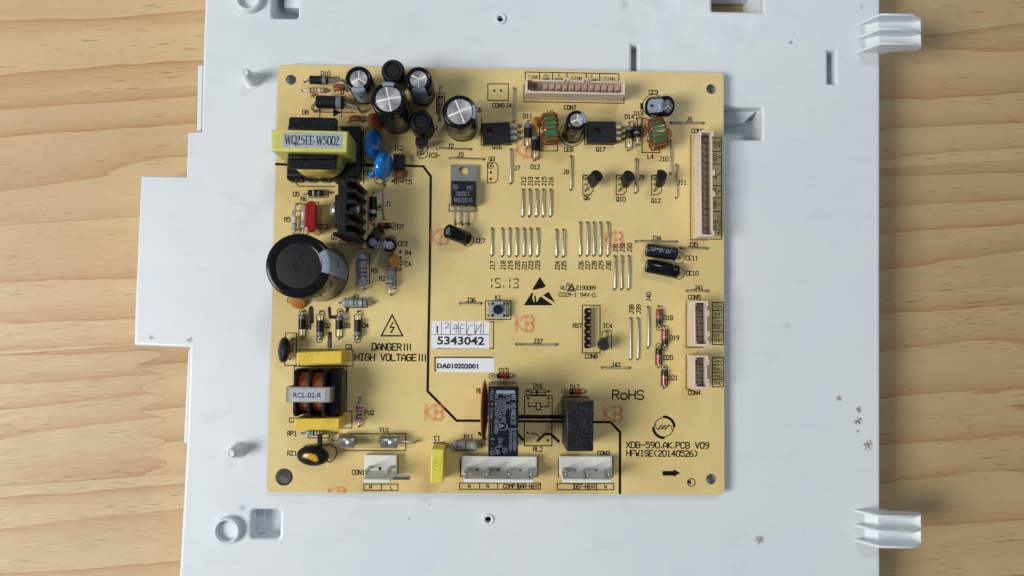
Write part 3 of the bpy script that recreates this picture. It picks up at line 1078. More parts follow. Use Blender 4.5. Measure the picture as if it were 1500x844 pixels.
axial('diode', (721, 550.7), (752, 550.7), (727.5, 550.7), (746, 550.7), .95, 'glass_red', [(.0, .3, 'b_black'), (.85, 1., 'b_black')], lead=.25, label='orange glass diode above the tall printed relay')
axial('diode', (827.7, 573.7), (857.6, 573.7), (834, 573.7), (852, 573.7), .95, 'glass_red', [(.0, .35, 'b_black')], lead=.25, label='orange glass diode above the dusty relay')


# ---- electrolytic capacitors
def ecap(top, h, d, base=None, zb=0.0, stripe=None, sw=30, vents=3, vrot=0, sleeve='black_sleeve', rv=.64, label=None, top_mat=None, length=None, name='electrolytic_capacitor', groove=True):
    """top: pixel of the top centre at height h; base: pixel of the base centre at height zb for tilted parts"""
    T = U(top[0], top[1], h)
    Bq = Vector((T.x, T.y, zb)) if base is None else U(base[0], base[1], zb)
    ax = T - Bq
    if length:
        Bq = T - ax.normalized() * length
        ax = T - Bq
    L = ax.length
    Mx = frame(Bq, ax, (1, 0, 0))
    r = d / 2
    e = min(.9, r * .22)
    prof = [(r * .55, 0), (r * .92, 0), (r, .35)]
    if groove:
        g = min(2.2, L * .16)
        prof += [(r, g - .55), (r - .28 * min(1, r / 4), g), (r, g + .55)]
    prof += [(r, L - e), (r - e * .12, L - e * .55), (r - e * .4, L - e * .18), (r - e * .8, L), (r * (rv + .03), L), (r * rv, L - .12), (r * rv - .1, L - .5)]
    o = MB().lathe(prof, 36, Mx, cap=True).build(name, M[sleeve], BT)
    if label:
        tag(o, label)
    mt = M[top_mat] if top_mat else M['alu']
    Mt = Mx @ Matrix.Translation((0, 0, L - .42)) @ Matrix.Rotation(rad(vrot), 4, 'Z')
    rr = r * rv - .02
    if vents:
        MB().lathe([(rr, 0), (rr, .06), (rr * .9, .14), (0, .14 + .08 * r)], 32, Mt).build('vent_score', M['alu_groove'], o)
        mb = MB()
        st = 360 / vents
        for k in range(vents):
            a0 = k * st
            gw = .24 * max(.85, r / 5)
            n = 10
            am = rad(a0 + st / 2)
            apex = Vector((math.cos(am), math.sin(am))) * gw / math.sin(rad(st / 2))
            rim = []
            da = math.degrees(math.asin(min(.9, gw / rr)))
            for i in range(n + 1):
                q = rad(a0 + da + (st - 2 * da) * i / n)
                rim.append((rr * math.cos(q), rr * math.sin(q)))
            vs = [(apex.x, apex.y, .2 + .11 * r)] + [(x, y, .2) for x, y in rim] + [(apex.x, apex.y, .05)] + [(x, y, .05) for x, y in rim]
            m_ = n + 2
            fs = [(0, i, i + 1) for i in range(1, n + 1)] + [(0, m_, m_ + 1, 1), (n + 1, m_ + n + 1, m_, 0)] + [(i, m_ + i, m_ + i + 1, i + 1) for i in range(1, n + 1)]
            mb.add(vs, fs, Mt)
        mb.build('vent_top', mt, o, smooth=False)
    else:
        MB().lathe([(rr, 0), (rr, .12), (rr * .9, .2), (0, .24)], 32, Mt).build('cap_top', mt, o)
    if stripe is not None:
        off = .035
        sp = [(r + off, .9), (r + off, L - e), (r - e * .12 + off, L - e * .55), (r - e * .4 + off * .8, L - e * .18 + off), (r - e * .8, L + off), (r * (rv + .04), L + off)]
        if groove:
            g = min(2.2, L * .16)
            sp = [(r + off, g + .6)] + sp[1:]
        # direction given as an angle seen from above: find the matching angle in the part's own frame
        dv = Mx.to_3x3().inverted() @ Vector((math.cos(rad(stripe)), math.sin(rad(stripe)), 0)) if base is None else Vector((math.cos(rad(stripe)), math.sin(rad(stripe)), 0))
        an = math.degrees(math.atan2(dv.y, dv.x))
        s = MB().lathe(sp, 14, Mx, an - sw, an + sw).build('stripe', M['stripe'], o)
        mb = MB()
        n = 5
        for zq in ([L * .62] if L > 14 else [L * .5]):
            vs = []
            for i in range(n + 1):
                q = rad(an - 7 + 14 * i / n)
                for zz in (zq - .9, zq + .9):
                    vs.append(((r + .07) * math.cos(q), (r + .07) * math.sin(q), zz))
            mb.add(vs, [(2 * i, 2 * i + 2, 2 * i + 3, 2 * i + 1) for i in range(n)], Mx)
        # only the minus bar
        mb.build('minus_mark', M['ink_print'], o)
    for s in (-1, 1):
        q = Bq + Mx.to_3x3() @ Vector((0, s * min(2.5, r * .5), .3))
        MB().tube([q, Vector((q.x, q.y, min(q.z, 1.0) * .5)) if q.z > .6 else Vector((q.x, q.y, -.3)), Vector((q.x, q.y, -1.1))], .28, 6).build('lead', M['tin'], o)
    return o, Mx, L


EC = 'black electrolytic capacitor '
ecap((525, 115.6), 16, 9.5, stripe=-90, sw=32, vents=3, vrot=90, label=EC + 'with three-way scored top, leftmost of the top cluster')
ecap((613, 116.4), 17, 9.5, stripe=-88, sw=34, vents=3, vrot=-90, label=EC + 'with three-way scored top, rightmost of the top cluster')
ecap((568.7, 145), 25, 12.2, stripe=92, sw=22, vents=4, vrot=12, rv=.71, label=EC + 'with silver cross-scored top, largest of the top cluster')
ecap((673.3, 163.5), 20, 12.0, stripe=0, sw=26, vents=4, vrot=22, rv=.74, label=EC + 'with silver cross-scored top standing alone above the flat transistor')
ecap((845, 175.8), 16, 7.4, base=(838, 197), stripe=20, sw=40, vents=3, vrot=-40, rv=.64, label=EC + 'leaning between the left toroid and the right flat transistor')
ecap((978.5, 155.5), 10.5, 7.6, base=(955, 157), zb=3.2, stripe=178, sw=38, vents=3, vrot=-30, rv=.62, label=EC + 'lying tilted above the right toroid')
ecap((655, 338), 8.2, 5.2, base=(685, 350), zb=2.2, vents=0, rv=.6, label=EC + 'small, leaning beside the flat regulator legs', sleeve='black_sleeve')
o_ce1, M1, L1 = ecap((436.4, 389.4), 33, 21.2, stripe=9, sw=23, vents=0, rv=.70, top_mat='rubber', label='biggest electrolytic capacitor, wide black drum at the left edge of the board')
o_, M11, L11 = ecap((946.5, 366), 2.7, 5.0, base=(991, 372), zb=2.6, vents=0, rv=.7, sleeve='navy_sleeve', label='dark blue capacitor lying flat, upper of the pair')
ecap((946.5, 389), 2.7, 5.0, base=(993, 398.5), zb=2.6, vents=0, rv=.7, label='black capacitor lying flat, lower of the pair')
ecap((546, 356), 10, 5.2, base=(554, 342), zb=1.5, stripe=-30, sw=45, vents=0, rv=.62, label='tiny capacitor, left of the two right of the heatsink')
ecap((571, 360), 10.5, 5.0, base=(572, 354), zb=0, stripe=170, sw=40, vents=0, rv=.62, label='tiny capacitor, right of the two right of the heatsink')
# embossed mark on the big drum, printing on the dark blue capacitor
t_ = U(435, 386, 33)
text_on('1451', Vector((t_.x, t_.y, 33 - .16)), 3.0, M['black_plastic'], o_ce1, 'embossed_mark', rot=64, wd=.3)
up = M11.to_3x3().inverted() @ Vector((0, 0, 1))
ang = math.atan2(up.y, up.x)
mb = MB()
polys = text_polys('10uF 50V10uF', 1.35, 8.4)
for pl in polys:
    for (xa, ya), (xb, yb) in zip(pl, pl[1:]):
        vs = []
        d_ = Vector((xb - xa, yb - ya))
        nn = Vector((-d_.y, d_.x)).normalized() * .11
        for (x, y) in ((xa + nn.x, ya + nn.y), (xa - nn.x, ya - nn.y), (xb - nn.x, yb - nn.y), (xb + nn.x, yb + nn.y)):
            q = ang + .12 + y / 2.5
            vs.append((2.56 * math.cos(q), 2.56 * math.sin(q), L11 / 2 + .9 - x))
        mb.add(vs, [(0, 1, 2, 3)], M11)
mb.build('printed_text', M['ink_white'], o_, smooth=False, weld=False)


# ---- drum chokes in shrink tube
def drum(px, py, h, d, label):
    c = U(px, py, h)
    r = d / 2
    prof = [(r * .9, 0), (r, .4), (r * .96, h * .3), (r * .98, h * .6), (r, h - 1.0), (r * .93, h - .3), (r * .82, h), (r * .68, h - .1), (r * .62, h - .7), (r * .58, h - .8), (r * .55, h - .55), (0, h - .5)]
    o = MB().lathe(prof, 30, Matrix.Translation((c.x, c.y, 0))).build('drum_choke', M['rubber'], BT)
    return tag(o, label)


drum(575.3, 103, 14, 8.3, 'matt black drum choke at the top board edge behind the capacitors')
drum(616.6, 177.3, 12, 8.2, 'matt black drum choke right of the largest silver-topped capacitor in the cluster')


# ---- discs (ceramic capacitors, varistors)
def disc(px, py, z, a, b, thick, nrm, mat, holes=(), label=None, name='ceramic_capacitor', xh=(0, 0, 1), p=.8):
    c = U(px, py, z)
    Mx = frame(c, nrm, xh)
    o = MB().ell(a, b, thick / 2, Mx, 24, 12, p).build(name, M[mat], BT)
    if label:
        tag(o, label)
    for hx, hy in holes:
        q = H(hx, hy)
        m = c.lerp(q, .55)
        MB().tube([c.lerp(q, .2), Vector((m.x, m.y, z * .5)), Vector((q.x, q.y, .6)), Vector((q.x, q.y, -1.1))], .27, 6).build('lead', M['tin'], o)
    return o


disc(497, 128, 3.0, 2.6, 2.4, 1.9, (.1, 1, .75), 'brown', ((490, 133), (508, 133)), 'brown disc capacitor next to the leftmost cluster capacitor')
disc(520.5, 173.5, 3.0, 2.4, 2.4, 1.8, (.0, 1, .6), 'brown', ((512, 178), (532, 178)), 'small brown disc capacitor above the transformer corner')
disc(551, 178, 5, 3.9, 3.4, 2.4, (.75, .35, .8), 'brown', (), 'large brown disc half hidden beside the cluster capacitor')
disc(547, 211, 6.5, 5.0, 5.3, 4.3, (1, -.12, .42), 'blue', ((541, 222), (545, 232)), 'blue disc capacitor, upper of two beside the transformer', p=.7)
disc(562, 243, 6.5, 4.8, 5.1, 4.4, (1, -.2, .42), 'blue', ((552, 262), (561, 268)), 'blue disc capacitor, lower of two beside the transformer', p=.7)
q = U(545, 256, 3.5)
MB().ell(1.3, 1.2, 2.0, frame(q, (.5, .4, 1)), 12, 8).build('epoxy_drip', M['blue'], BT)
disc(589, 254, 2.6, 2.6, 1.9, 1.6, (.5, .5, 1), 'brown', ((575, 265), (590, 266)), 'brown disc capacitor right of the lower blue one')
disc(577, 381.5, 4.6, 2.9, 2.6, 1.8, (1, .15, .6), 'orange', ((586.5, 377), (586.5, 395)), 'orange disc capacitor above the green banded resistor')
disc(436, 440, 2.2, 3.4, 3.0, 1.8, (.1, -.5, 1), 'orange', (), 'orange disc peeking out under the biggest capacitor')
disc(416, 512.5, 5.0, 4.6, 4.6, 4.0, (-1, .05, .35), 'rubber', ((428.4, 496.7), (424.3, 526)), 'black disc thermistor leaning over the left board edge', 'thermistor')
disc(788, 179, 3.0, 2.8, 2.2, 1.5, (.7, .3, .7), 'orange', (), 'amber disc tucked left of the left toroid')
disc(977.5, 196, 3.2, 2.4, 2.2, 1.4, (.5, 0, .9), 'orange', (), 'amber disc tucked right of the right toroid')
o_ = disc(709.5, 601, 10.5, 10.2, 10.8, 1.6, (1, 0, .1), 'amber_film', ((706, 650),), 'thin amber disc standing against the left side of the tall relay', 'suppressor_disc', p=.75)

# ---- red film capacitor
a_, b_ = U(449.5, 342.8, 6), U(467.6, 296.4, 6)
cx_, cy_ = (a_.x + b_.x) / 2, (a_.y + b_.y) / 2
mb = MB()
for j in range(1):
    mb.prism(rrect(cx_ - 2.1, cx_ + 2.1, cy_ - 5.6, cy_ + 5.6, 2.05, 6), .6, 10.4)
o_ = mb.build('film_capacitor', M['red'], BT, bevel=1.75, seg=5)
tag(o_, 'glossy red film capacitor above the biggest capacitor')


# ---- yellow box capacitors
def ybox(tl, tr, br, bl, h, mat, logo, label, lr=0):
    tp = [U(*q, h) for q in (bl, br, tr, tl)]
    bt = [Vector((q.x, q.y, .3)) for q in tp]
    o = MB().frustum(tp, bt).build('box_capacitor', M[mat], BT, bevel=.45, seg=3)
    tag(o, label)
    # moulded parallelogram mark
    c = U(*logo, h)
    mb = MB()
    Mt = Matrix.Translation((c.x, c.y, h + .0)) @ Matrix.Rotation(rad(lr), 4, 'Z')
    par = [(-2.3, -1.25), (1.7, -1.25), (2.3, 1.25), (-1.7, 1.25), (-2.3, -1.25)]
    strokes_mesh(mb, [par] + [[(x * .9, y * .9) for x, y in pl] for pl in text_polys('XTF', 1.7, 2.6, slant=.2)], .17, Mt, .02)
    mb.build('moulded_mark', M['emboss'], o, smooth=False, weld=False)
    return o


ybox((434, 516.5), (501, 513.5), (500.5, 533.2), (433.5, 534), 14, 'yellow_box', (449, 525), 'yellow box capacitor above the choke', 0)
ybox((430.3, 613.3), (497.2, 612.6), (497.2, 630), (430.3, 630.6), 14, 'yellow_box', (481, 621), 'yellow box capacitor below the choke', 0)
ybox((631.5, 658), (650.5, 658), (649, 709), (630, 708.5), 12, 'yellow_box2', (640.5, 680), 'small lemon yellow box capacitor standing left of the four pin connector', 80)

# ---- switching transformer
hT = 22.0
tp = [U(*q, hT) for q in ((396.8, 221.5), (508.3, 224), (510, 192), (397.2, 189.3))]
tpc = sum(tp, Vector()) / 4
o_tr = MB().frustum(tp, [Vector((q.x, q.y, 3.2)) for q in tp]).build('transformer', M['tape'], BT, bevel=.5, seg=2)
tag(o_tr, 'transformer wrapped in yellow tape with grey printed label')
a_, b_ = U(421, 247, 18.5), U(494, 172.5, 18.5)
xm = (a_.x + b_.x) / 2
ym = (a_.y + b_.y) / 2
mb = MB()
mb.prism(rrect(a_.x, b_.x, a_.y, b_.y, 1.0), 17.0, 18.5)
mb.box(a_.x + .4, b_.x - .4, tpc.y + 4.2, tpc.y + 5.6, 17, 20.3)
mb.box(a_.x + .4, b_.x - .4, tpc.y - 5.6, tpc.y - 4.2, 17, 20.0)
mb.build('bobbin_flange', M['black_plastic'], o_tr, bevel=.3)
mb = MB()
Mw = Matrix.Translation((xm + .3, tpc.y, 0))
vs, fs = [], []
n = 48
for j, z in enumerate((5.2, 6.0, 15.8, 16.9)):
    for i in range(n):
        t = 2 * math.pi * i / n
        ex = .62
        kx, ky = (9.6, 9.9) if j in (1, 2) else (9.0, 9.3)
        vs.append((kx * math.copysign(abs(math.cos(t)) ** ex, math.cos(t)), ky * math.copysign(abs(math.sin(t)) ** .9, math.sin(t)), z))
for j in range(3):
    for i in range(n):
        fs.append((j * n + i, j * n + (i + 1) % n, (j + 1) * n + (i + 1) % n, (j + 1) * n + i))
fs.append(list(range(3 * n, 4 * n)))
mb.add(vs, fs, Mw)
mb.build('winding', M['tape_low'], o_tr)
a_, b_ = U(420, 258, 4.5), U(529, 186, 4.5)
mb = MB()
mb.box(a_.x, b_.x, a_.y, b_.y, .2, 5.0)
mb.build('bobbin_base', M['black_plastic'], o_tr, bevel=.4)
for x0, x1 in ((421, 443), (447, 463), (467, 484), (489, 505), (509, 527)):
    p0, p1 = U(x0, 266, 3), U(x1, 256, 3)
    MB().prism([(p0.x, p1.y + .3), (p0.x, p0.y + .9), (p0.x + .9, p0.y), (p1.x - .9, p0.y), (p1.x, p0.y + .9), (p1.x, p1.y + .3)], .2, 4.2).build('pin_block', M['black_plastic'], o_tr, bevel=.2)
lb = [U(*q, hT) for q in ((413.7, 215.6), (501, 217.5), (502, 195.3), (414.3, 194.0))]
lab = MB().frustum([q + Vector((0, 0, .06)) for q in lb], [q + Vector((0, 0, .01)) for q in lb]).build('label', M['silver_label'], o_tr)
# serif lettering, thick and thin strokes
SER = {
    'W': [('t', '06 10'), ('n', '10 25'), ('t', '26 30'), ('n', '30 46')],
    'Q': [('n', '16 36'), ('t', '16 05 01 10'), ('t', '36 45 41 30'), ('n', '10 30'), ('t', '21 4-1')],
    '2': [('n', '04 15 26'), ('t', '26 35 34 23'), ('n', '23 00'), ('t', '00 40')],
    '5': [('n', '16 46'), ('n', '16 04'), ('t', '04 33 42 31'), ('n', '31 20 00')],
    'E': [('t', '16 10'), ('n', '06 46 45'), ('n', '00 40 41'), ('n', '13 33')],
    '-': [('t', '02 32')],
    'S': [('n', '45 36 16'), ('t', '16 05 14 33 42 31'), ('n', '31 10 01')],
    '0': [('n', '16 36'), ('t', '16 04 02 10'), ('t', '36 44 42 30'), ('n', '10 30')],
}
lc = sum(lb, Vector()) / 4
mb = MB()
x = 0.0
cells = []
for ch in 'WQ25EE-WS002':
    wch = {'W': 1.35, 'Q': 1.05, '-': .62}.get(ch, .85)
    cells.append((ch, x, wch))
    x += wch
tot = x
hw, hh = 18.6, 2.9
k = hw / tot


def pt(tok, x0, wch):
    m = []
    i = 0
    while i < len(tok):
        if tok[i] == '-':
            m.append(-int(tok[i + 1]))
            i += 2
        else:
            m.append(int(tok[i]))
            i += 1
    return ((x0 + .06 * wch + m[0] / 4 * wch * .8) * k - hw / 2, m[1] / 6 * hh - hh / 2)


rt = math.degrees(math.atan2((lb[1] - lb[0]).y, (lb[1] - lb[0]).x))
Ml = Matrix.Translation((lc.x, lc.y, hT + .075)) @ Matrix.Rotation(rad(rt), 4, 'Z')
for ch, x0, wch in cells:
    for kind, st in SER[ch]:
        strokes_mesh(mb, [[pt(t, x0, wch) for t in st.split() if t != '-26' and t != '56']], .40 if kind == 't' else .22, Ml)
mb.build('printed_text', M['ink_print'], lab, smooth=False, weld=False)

# ---- heatsink with its transistor
hH = 25.0
x0, x1, x2 = U(494.5, 300, hH).x, U(507, 300, hH).x, U(520, 300, hH).x
yt, yb = U(500, 262.5, hH).y, U(500, 343.5, hH).y
mb = MB()
o_hs = mb.box(x0, x1, yb, yt, .4, hH).build('heatsink', M['heatsink'], BT, bevel=.2)
tag(o_hs, 'black finned heatsink standing below the transformer')
for yy in (263.8, 279, 295, 311, 327, 342.3):
    yf = U(505, yy, hH).y
    t_ = .62
    MB().prism([(x1 - .1, yf - t_), (x2 - .6, yf - t_), (x2, yf - .15), (x2 - .1, yf + t_), (x1 - .1, yf + t_)], .4, hH - .1).build('fin', M['heatsink'], o_hs, bevel=.12)
for yy in (263.8, 342.3):
    yf = U(505, yy, hH).y
    MB().box(x0 - 1.4, x0 + .2, yf - .5, yf + .5, .4, hH - .12).build('fin', M['heatsink'], o_hs, bevel=.12)
ya, yb2 = U(490, 286, 19).y, U(490, 335, 19).y
MB().box(x0 - 1.9, x0 - .05, yb2, ya, 2.5, 20.5).build('power_transistor', M['chip'], o_hs, bevel=.25)
cs = U(481.5, 307.5, 16.5)
yc = cs.y
MB().lathe([(2.55, 0), (2.6, .5), (2.35, 1.2), (1.7, 1.9), (.8, 2.25), (0, 2.3)], 24, frame((x0 - 1.9, yc, 16.5), (-1, 0, 0), (0, 1, 0))).build('screw', M['steel'], o_hs)
mb = MB()
pr = [(0, 0)]
for i in range(9):
    pr += [(1.5, .35 * i), (1.3, .35 * i + .18)]
pr += [(1.2, 3.4), (0, 3.4)]
mb.lathe(pr, 16, frame((x1 - .1, yc, 18.5), (1, 0, 0), (0, 1, 0)))
mb.build('screw_thread', M['steel'], o_hs)

# ---- common mode choke
zc = 9.2
o_ch = None
a_, b_ = U(434, 606, 2.5), U(503, 540, 2.5)
o_ch = MB().box(a_.x, b_.x, a_.y, b_.y, .3, 5.0).build('choke', M['black_plastic'], BT, bevel=.4)
tag(o_ch, 'copper wound choke in a metal strap with white printed label')
yc = U(450, 575, 12).y
fl = [U(x, 575, 14).x for x in (434, 454.5, 475.5)]
for i, fxx in enumerate(fl):
    Mx = frame((fxx - .5, yc, zc), (1, 0, 0), (0, 1, 0))
    MB().prism([(x, y) for x, y in rrect(-8.2, 8.2, -8.8, 7.2, 2.6, 4)], 0, 1.1, Mx).build('bobbin_flange', M['black_plastic'], o_ch, bevel=.25)
for i in range(2):
    xa, xb = fl[i] + .7, fl[i + 1] - .6
    mb = MB()
    nturn = 11
    for lay in range(2):
        pts = []
        rr = 6.1 + .0 * lay + lay * .42
        for t in range(nturn * 14 + 1):
            f = t / (nturn * 14)
            an = 2 * math.pi * t / 14 + lay
            ff = f if lay == 0 else 1 - f
            pts.append((xa + (xb - xa) * (.06 + .88 * ff), yc + (rr + .18 * math.sin(t * 1.7)) * math.cos(an), zc + (rr + .12 * math.sin(t * .9)) * math.sin(an)))
        mb.tube(pts, .24, 5)
    mb.build('winding', M['copper_dark'], o_ch)
    Mx = frame((xa, yc, zc), (1, 0, 0), (0, 1, 0))
    MB().lathe([(5.9, 0), (5.9, xb - xa)], 28, Mx).build('winding_core', M['copper_dark'], o_ch)
a_, b_ = U(478, 606, 8), U(503, 541, 8)
MB().box(fl[2] + .6, b_.x, yc - 7.8, yc + 7.6, 1, 11.0).build('bobbin_end', M['black_plastic'], o_ch, bevel=.9, seg=3)
# strap
hS = 17.0
a_, b_ = U(418, 589, hS), U(486, 567.5, hS)
mb = MB()
pr = [(a_.x, 4), (a_.x, hS - .7), (a_.x + .7, hS), (b_.x - .7, hS), (b_.x, hS - .7), (b_.x, 4), (b_.x - .5, 4), (b_.x - .5, hS - .9), (b_.x - .9, hS - .5), (a_.x + .9, hS - .5), (a_.x + .5, hS - .9), (a_.x + .5, 4)]
MX = Matrix(((1, 0, 0, 0), (0, 0, -1, 0), (0, 1, 0, 0), (0, 0, 0, 1)))
n = len(pr)
vs = [(x, b_.y, z) for x, z in pr] + [(x, a_.y, z) for x, z in pr]
fs = [(i, (i + 1) % n, n + (i + 1) % n, n + i) for i in range(n)]
for base_i in (0, n):
    for (i, j) in ((0, 11), (1, 10), (2, 9), (3, 8), (4, 7)):
        nx = (i + 1, j - 1)
        fs.append((base_i + i, base_i + j, base_i + nx[1], base_i + nx[0]))
mb.add(vs, fs)
strap = mb.build('strap', M['steel'], o_ch)
MB().box(a_.x + .6, b_.x - .6, a_.y + .25, b_.y - .25, 12.0, hS - .6).build('core', M['core'], o_ch)
lb = [U(*q, hS) for q in ((424.2, 588), (476, 588), (476.6, 569.8), (424.6, 570.4))]
MB().frustum([q + Vector((0, 0, .07)) for q in lb], [q + Vector((0, 0, .01)) for q in lb]).build('label', M['silver_label'], strap)
font_text('RCL-02-R', sum(lb, Vector()) / 4 + Vector((0, 0, .06)), 1.75, M['ink_print'], strap, width=9.6, bold=.02)

# ---- varistor with amber window
c = U(458.5, 667.5, 5)
Mx = frame(c, (0, -.25, 1), (1, -.1, 0))
o_vz = MB().ell(5.7, 3.5, 3.9, Mx, 32, 16).build('varistor', M['rubber'], BT)
tag(o_vz, 'oval black varistor with amber window near the bottom left corner')
c2 = U(454.5, 670.5, 8.2)
M2 = frame(c2, (-.12, -.3, 1), (1, -.1, 0))
pts = [M2 @ Vector((3.15 * math.cos(t), 1.95 * math.sin(t), -.1)) for t in [2 * math.pi * i / 32 for i in range(33)]]
MB().tube(pts, .42, 8).build('rim', M['rubber'], o_vz)
MB().ell(3.1, 1.9, .75, M2, 24, 12).build('window', M['amber'], o_vz)
a_, b_ = U(464.5, 657, 4.2), U(472, 636, 4.2)
MB().box(a_.x, b_.x, a_.y - 1, b_.y, 3.2, 4.6).build('sleeved_lead', M['rubber'], o_vz, bevel=.4)

# ---- glass fuse
A, B = H(488.3, 646.7), H(609.8, 646.7)
zf = 3.4
p1, p2 = U(496.5, 646.5, zf), U(582.4, 646.5, zf)
ax = p2 - p1
L = ax.length
Mx = frame(p1, ax, (0, 0, 1))
lc_, rc_ = 5.7, 6.0
o_fu = MB().lathe([(2.25, lc_ - 1.2), (2.25, L - rc_ + 1.2), (2.0, L - rc_ + 1.2), (2.0, lc_ - 1.2), (2.25, lc_ - 1.2)], 28, Mx, cap=False).build('glass_fuse', M['glass'], BT)
tag(o_fu, 'clear glass tube fuse with metal end caps')
for z0, z1 in ((0, lc_), (L - rc_, L)):
    m_ = (z0 + z1) / 2
    MB().lathe([(.4, z0), (2.0, z0), (2.45, z0 + .4), (2.45, m_ - .15), (2.36, m_), (2.45, m_ + .15), (2.45, z1 - .3), (2.3, z1), (.4, z1)], 28, Mx).build('end_cap', M['steel'], o_fu)
wire([Mx @ Vector((0, 0, lc_ - 1)), Mx @ Vector((.2, .3, L * .45)), Mx @ Vector((-.4, .7, L * .52)), Mx @ Vector((.0, .2, L * .6)), Mx @ Vector((0, 0, L - rc_ + 1))], .09, o_fu, 'tin', 'fuse_wire', 6)
for hole, e in ((A, p1), (B, p2)):
    k_ = Vector((hole.x, hole.y, zf))
    back = (e - k_).normalized()
    wire([e, k_ + back * 1.2, k_ + back * .5 - Vector((0, 0, .5)), k_ - Vector((0, 0, 1.4)), Vector((hole.x, hole.y, -1.1))], .42, o_fu)


# ---- relays
def relay(tl, tr, br, bl, h, mat, label):
    tp = [U(*q, h) for q in (bl, br, tr, tl)]
    o = MB().frustum(tp, [Vector((q.x, q.y, .25)) for q in tp]).build('relay', M[mat], BT, bevel=.35, seg=2)
    tag(o, label)
    return o


rl1 = relay((715, 566), (760, 566), (758.8, 669), (715, 669), 24, 'relay', 'tall dark relay covered with fine white printing')
rl3 = relay((830, 587), (870, 587), (869.2, 661.5), (830, 661.5), 19.5, 'relay_dusty', 'plain dusty black relay above the three pin connector')
c = U(864, 656, 19.5)
MB().lathe([(.95, 0), (.95, .12), (1.2, .12), (1.2, 0)], 20, Matrix.Translation((c.x, c.y, 19.52)), cap=False).build('moulded_ring', M['relay'], rl3)
for txt, x, y0, y1, hp in (('HAT H2/AK012T', 752, 577, 622, 6.0), ('12V DC', 744.5, 577, 600, 5.0), ('5 10A250V~AC', 738.5, 577, 617, 4.2), ('10A30VDC', 732.5, 583, 614, 4.2), ('5A(10A)250V~AC/3000', 727, 577, 635, 4.0),
                           ('HOLLE N Dinss ******', 720.5, 571, 637, 3.6), ('5/10(3)A250V~', 754, 628, 661, 4.0), ('5/8(8)A250V~', 748, 630, 662, 3.8), ('TV-5', 733.5, 642, 655, 4.2), ('UR', 728.5, 655, 665, 5.5), ('S / i', 721.5, 642, 658, 4.2)):
    c = U(x, (y0 + y1) / 2, 24)
    text_on(txt, c, hp / 4.35, M['ink_white'], rl1, rot=-90, width=(y1 - y0) / 4.35, wd=hp / 4.35 * .15, z=.03)
mb = MB()
for cx__, cy__, r_ in ((739.5, 660, 3.6), (721, 663, 3.2)):
    c = U(cx__, cy__, 24)
    strokes_mesh(mb, [[(r_ / 4.35 * math.cos(t), r_ / 4.35 * math.sin(t)) for t in [2 * math.pi * i / 14 for i in range(15)]], [(-.3, -.4), (.1, .0), (-.1, .1), (.3, .45)]], .16, Matrix.Translation((c.x, c.y, 24.03)))
c = U(734.5, 624, 24)
dia = [(2.1, 0), (1.0, 1.4), (-1.0, 1.4), (-2.0, 0), (-1.0, -1.4), (1.0, -1.4), (2.1, 0)]
tri = [(1.0, 0), (-.8, .8), (-.8, -.8), (1.0, 0)]
strokes_mesh(mb, [dia, tri, [(.5, 0), (-.5, .4), (-.5, -.4), (.5, 0)]], .18, Matrix.Translation((c.x, c.y, 24.03)))
for (ax_, ay_), (bx_, by_) in (((743, 624), (743, 629)), ((741, 628), (759, 628)), ((731, 640), (731, 656))):
    p, q = U(ax_, ay_, 24), U(bx_, by_, 24)
    strokes_mesh(mb, [[(p.x, p.y), (q.x, q.y)]], .16, Matrix.Translation((0, 0, 24.03)))
mb.build('printed_symbol', M['ink_white'], rl1, smooth=False, weld=False)
a_, b_ = U(726.5, 576.5, 24), U(754.5, 572, 24)
MB().prism(rrect(a_.x, b_.x, a_.y, b_.y, .48), 24.02, 24.06).build('printed_bar', M['stripe'], rl1)

# ---- flat power parts
def leg(mbpts, r=.0):
    pass


# regulator
p0, p1 = U(660, 264.5, 1.4), U(699, 242, 1.4)
hole = U(678.6, 251, 1.4)
tabs = sheet('voltage_regulator', [rrect(p0.x, p1.x, p0.y - 6, p1.y, .3), circ((hole.x, hole.y), 1.75, 24)], .15, 1.45, M['tab'], BT, Vector((hole.x, hole.y, 0)))
tag(tabs, 'flat three legged regulator with bare metal tab and hole')
a_, b_ = U(659.8, 300.4, 4.2), U(697.8, 264.5, 4.2)
bodyr = MB().frustum([(a_.x + .25, a_.y + .25, 4.4), (b_.x - .25, a_.y + .25, 4.4), (b_.x - .25, b_.y - .3, 4.4), (a_.x + .25, b_.y - .3, 4.4)],
                     [(a_.x, a_.y, .2), (b_.x, a_.y, .2), (b_.x, b_.y, .2), (a_.x, b_.y, .2)]).build('body', M['chip'], tabs, bevel=.15)
for x in (667.3, 677.2, 687):
    q = drill(x, 328.7, .55)
    xt = U(x, 300, 2.4).x
    xb = U(x, 318, 2.0).x
    ys_ = U(x, 300, 2.4).y
    ym_ = U(x, 311, 2.4).y
    mb = MB()
    mb.box(xt - .62, xt + .62, ym_, ys_ + .6, 2.2, 2.6)
    mb.box(xt - .36, xt + .36, q.y + 1.0, ym_, 2.2, 2.6)
    mb.frustum([(q.x - .36, q.y - .15, 1.7), (q.x + .36, q.y - .15, 1.7), (xt + .36, q.y + 1.0, 2.6), (xt - .36, q.y + 1.0, 2.6)],
               [(q.x - .36, q.y - .15, -1.0), (q.x + .36, q.y - .15, -1.0), (xt + .36, q.y + .35, 1.9), (xt - .36, q.y + .35, 1.9)])
    mb.build('leg', M['tin'], tabs)
for txt, x, y, hp, wp in (('MC', 688.5, 275.5, 5.5, 8), ('7805CT', 677.5, 284, 5.8, 21), ('RHEC05', 675, 293.2, 5.8, 19), ('G', 689.5, 293.2, 5.8, 4)):
    text_on(txt, U(x, y, 4.4), hp / 4.06, M['ink_white'], bodyr, width=wp / 4.06, wd=.16, z=.02)
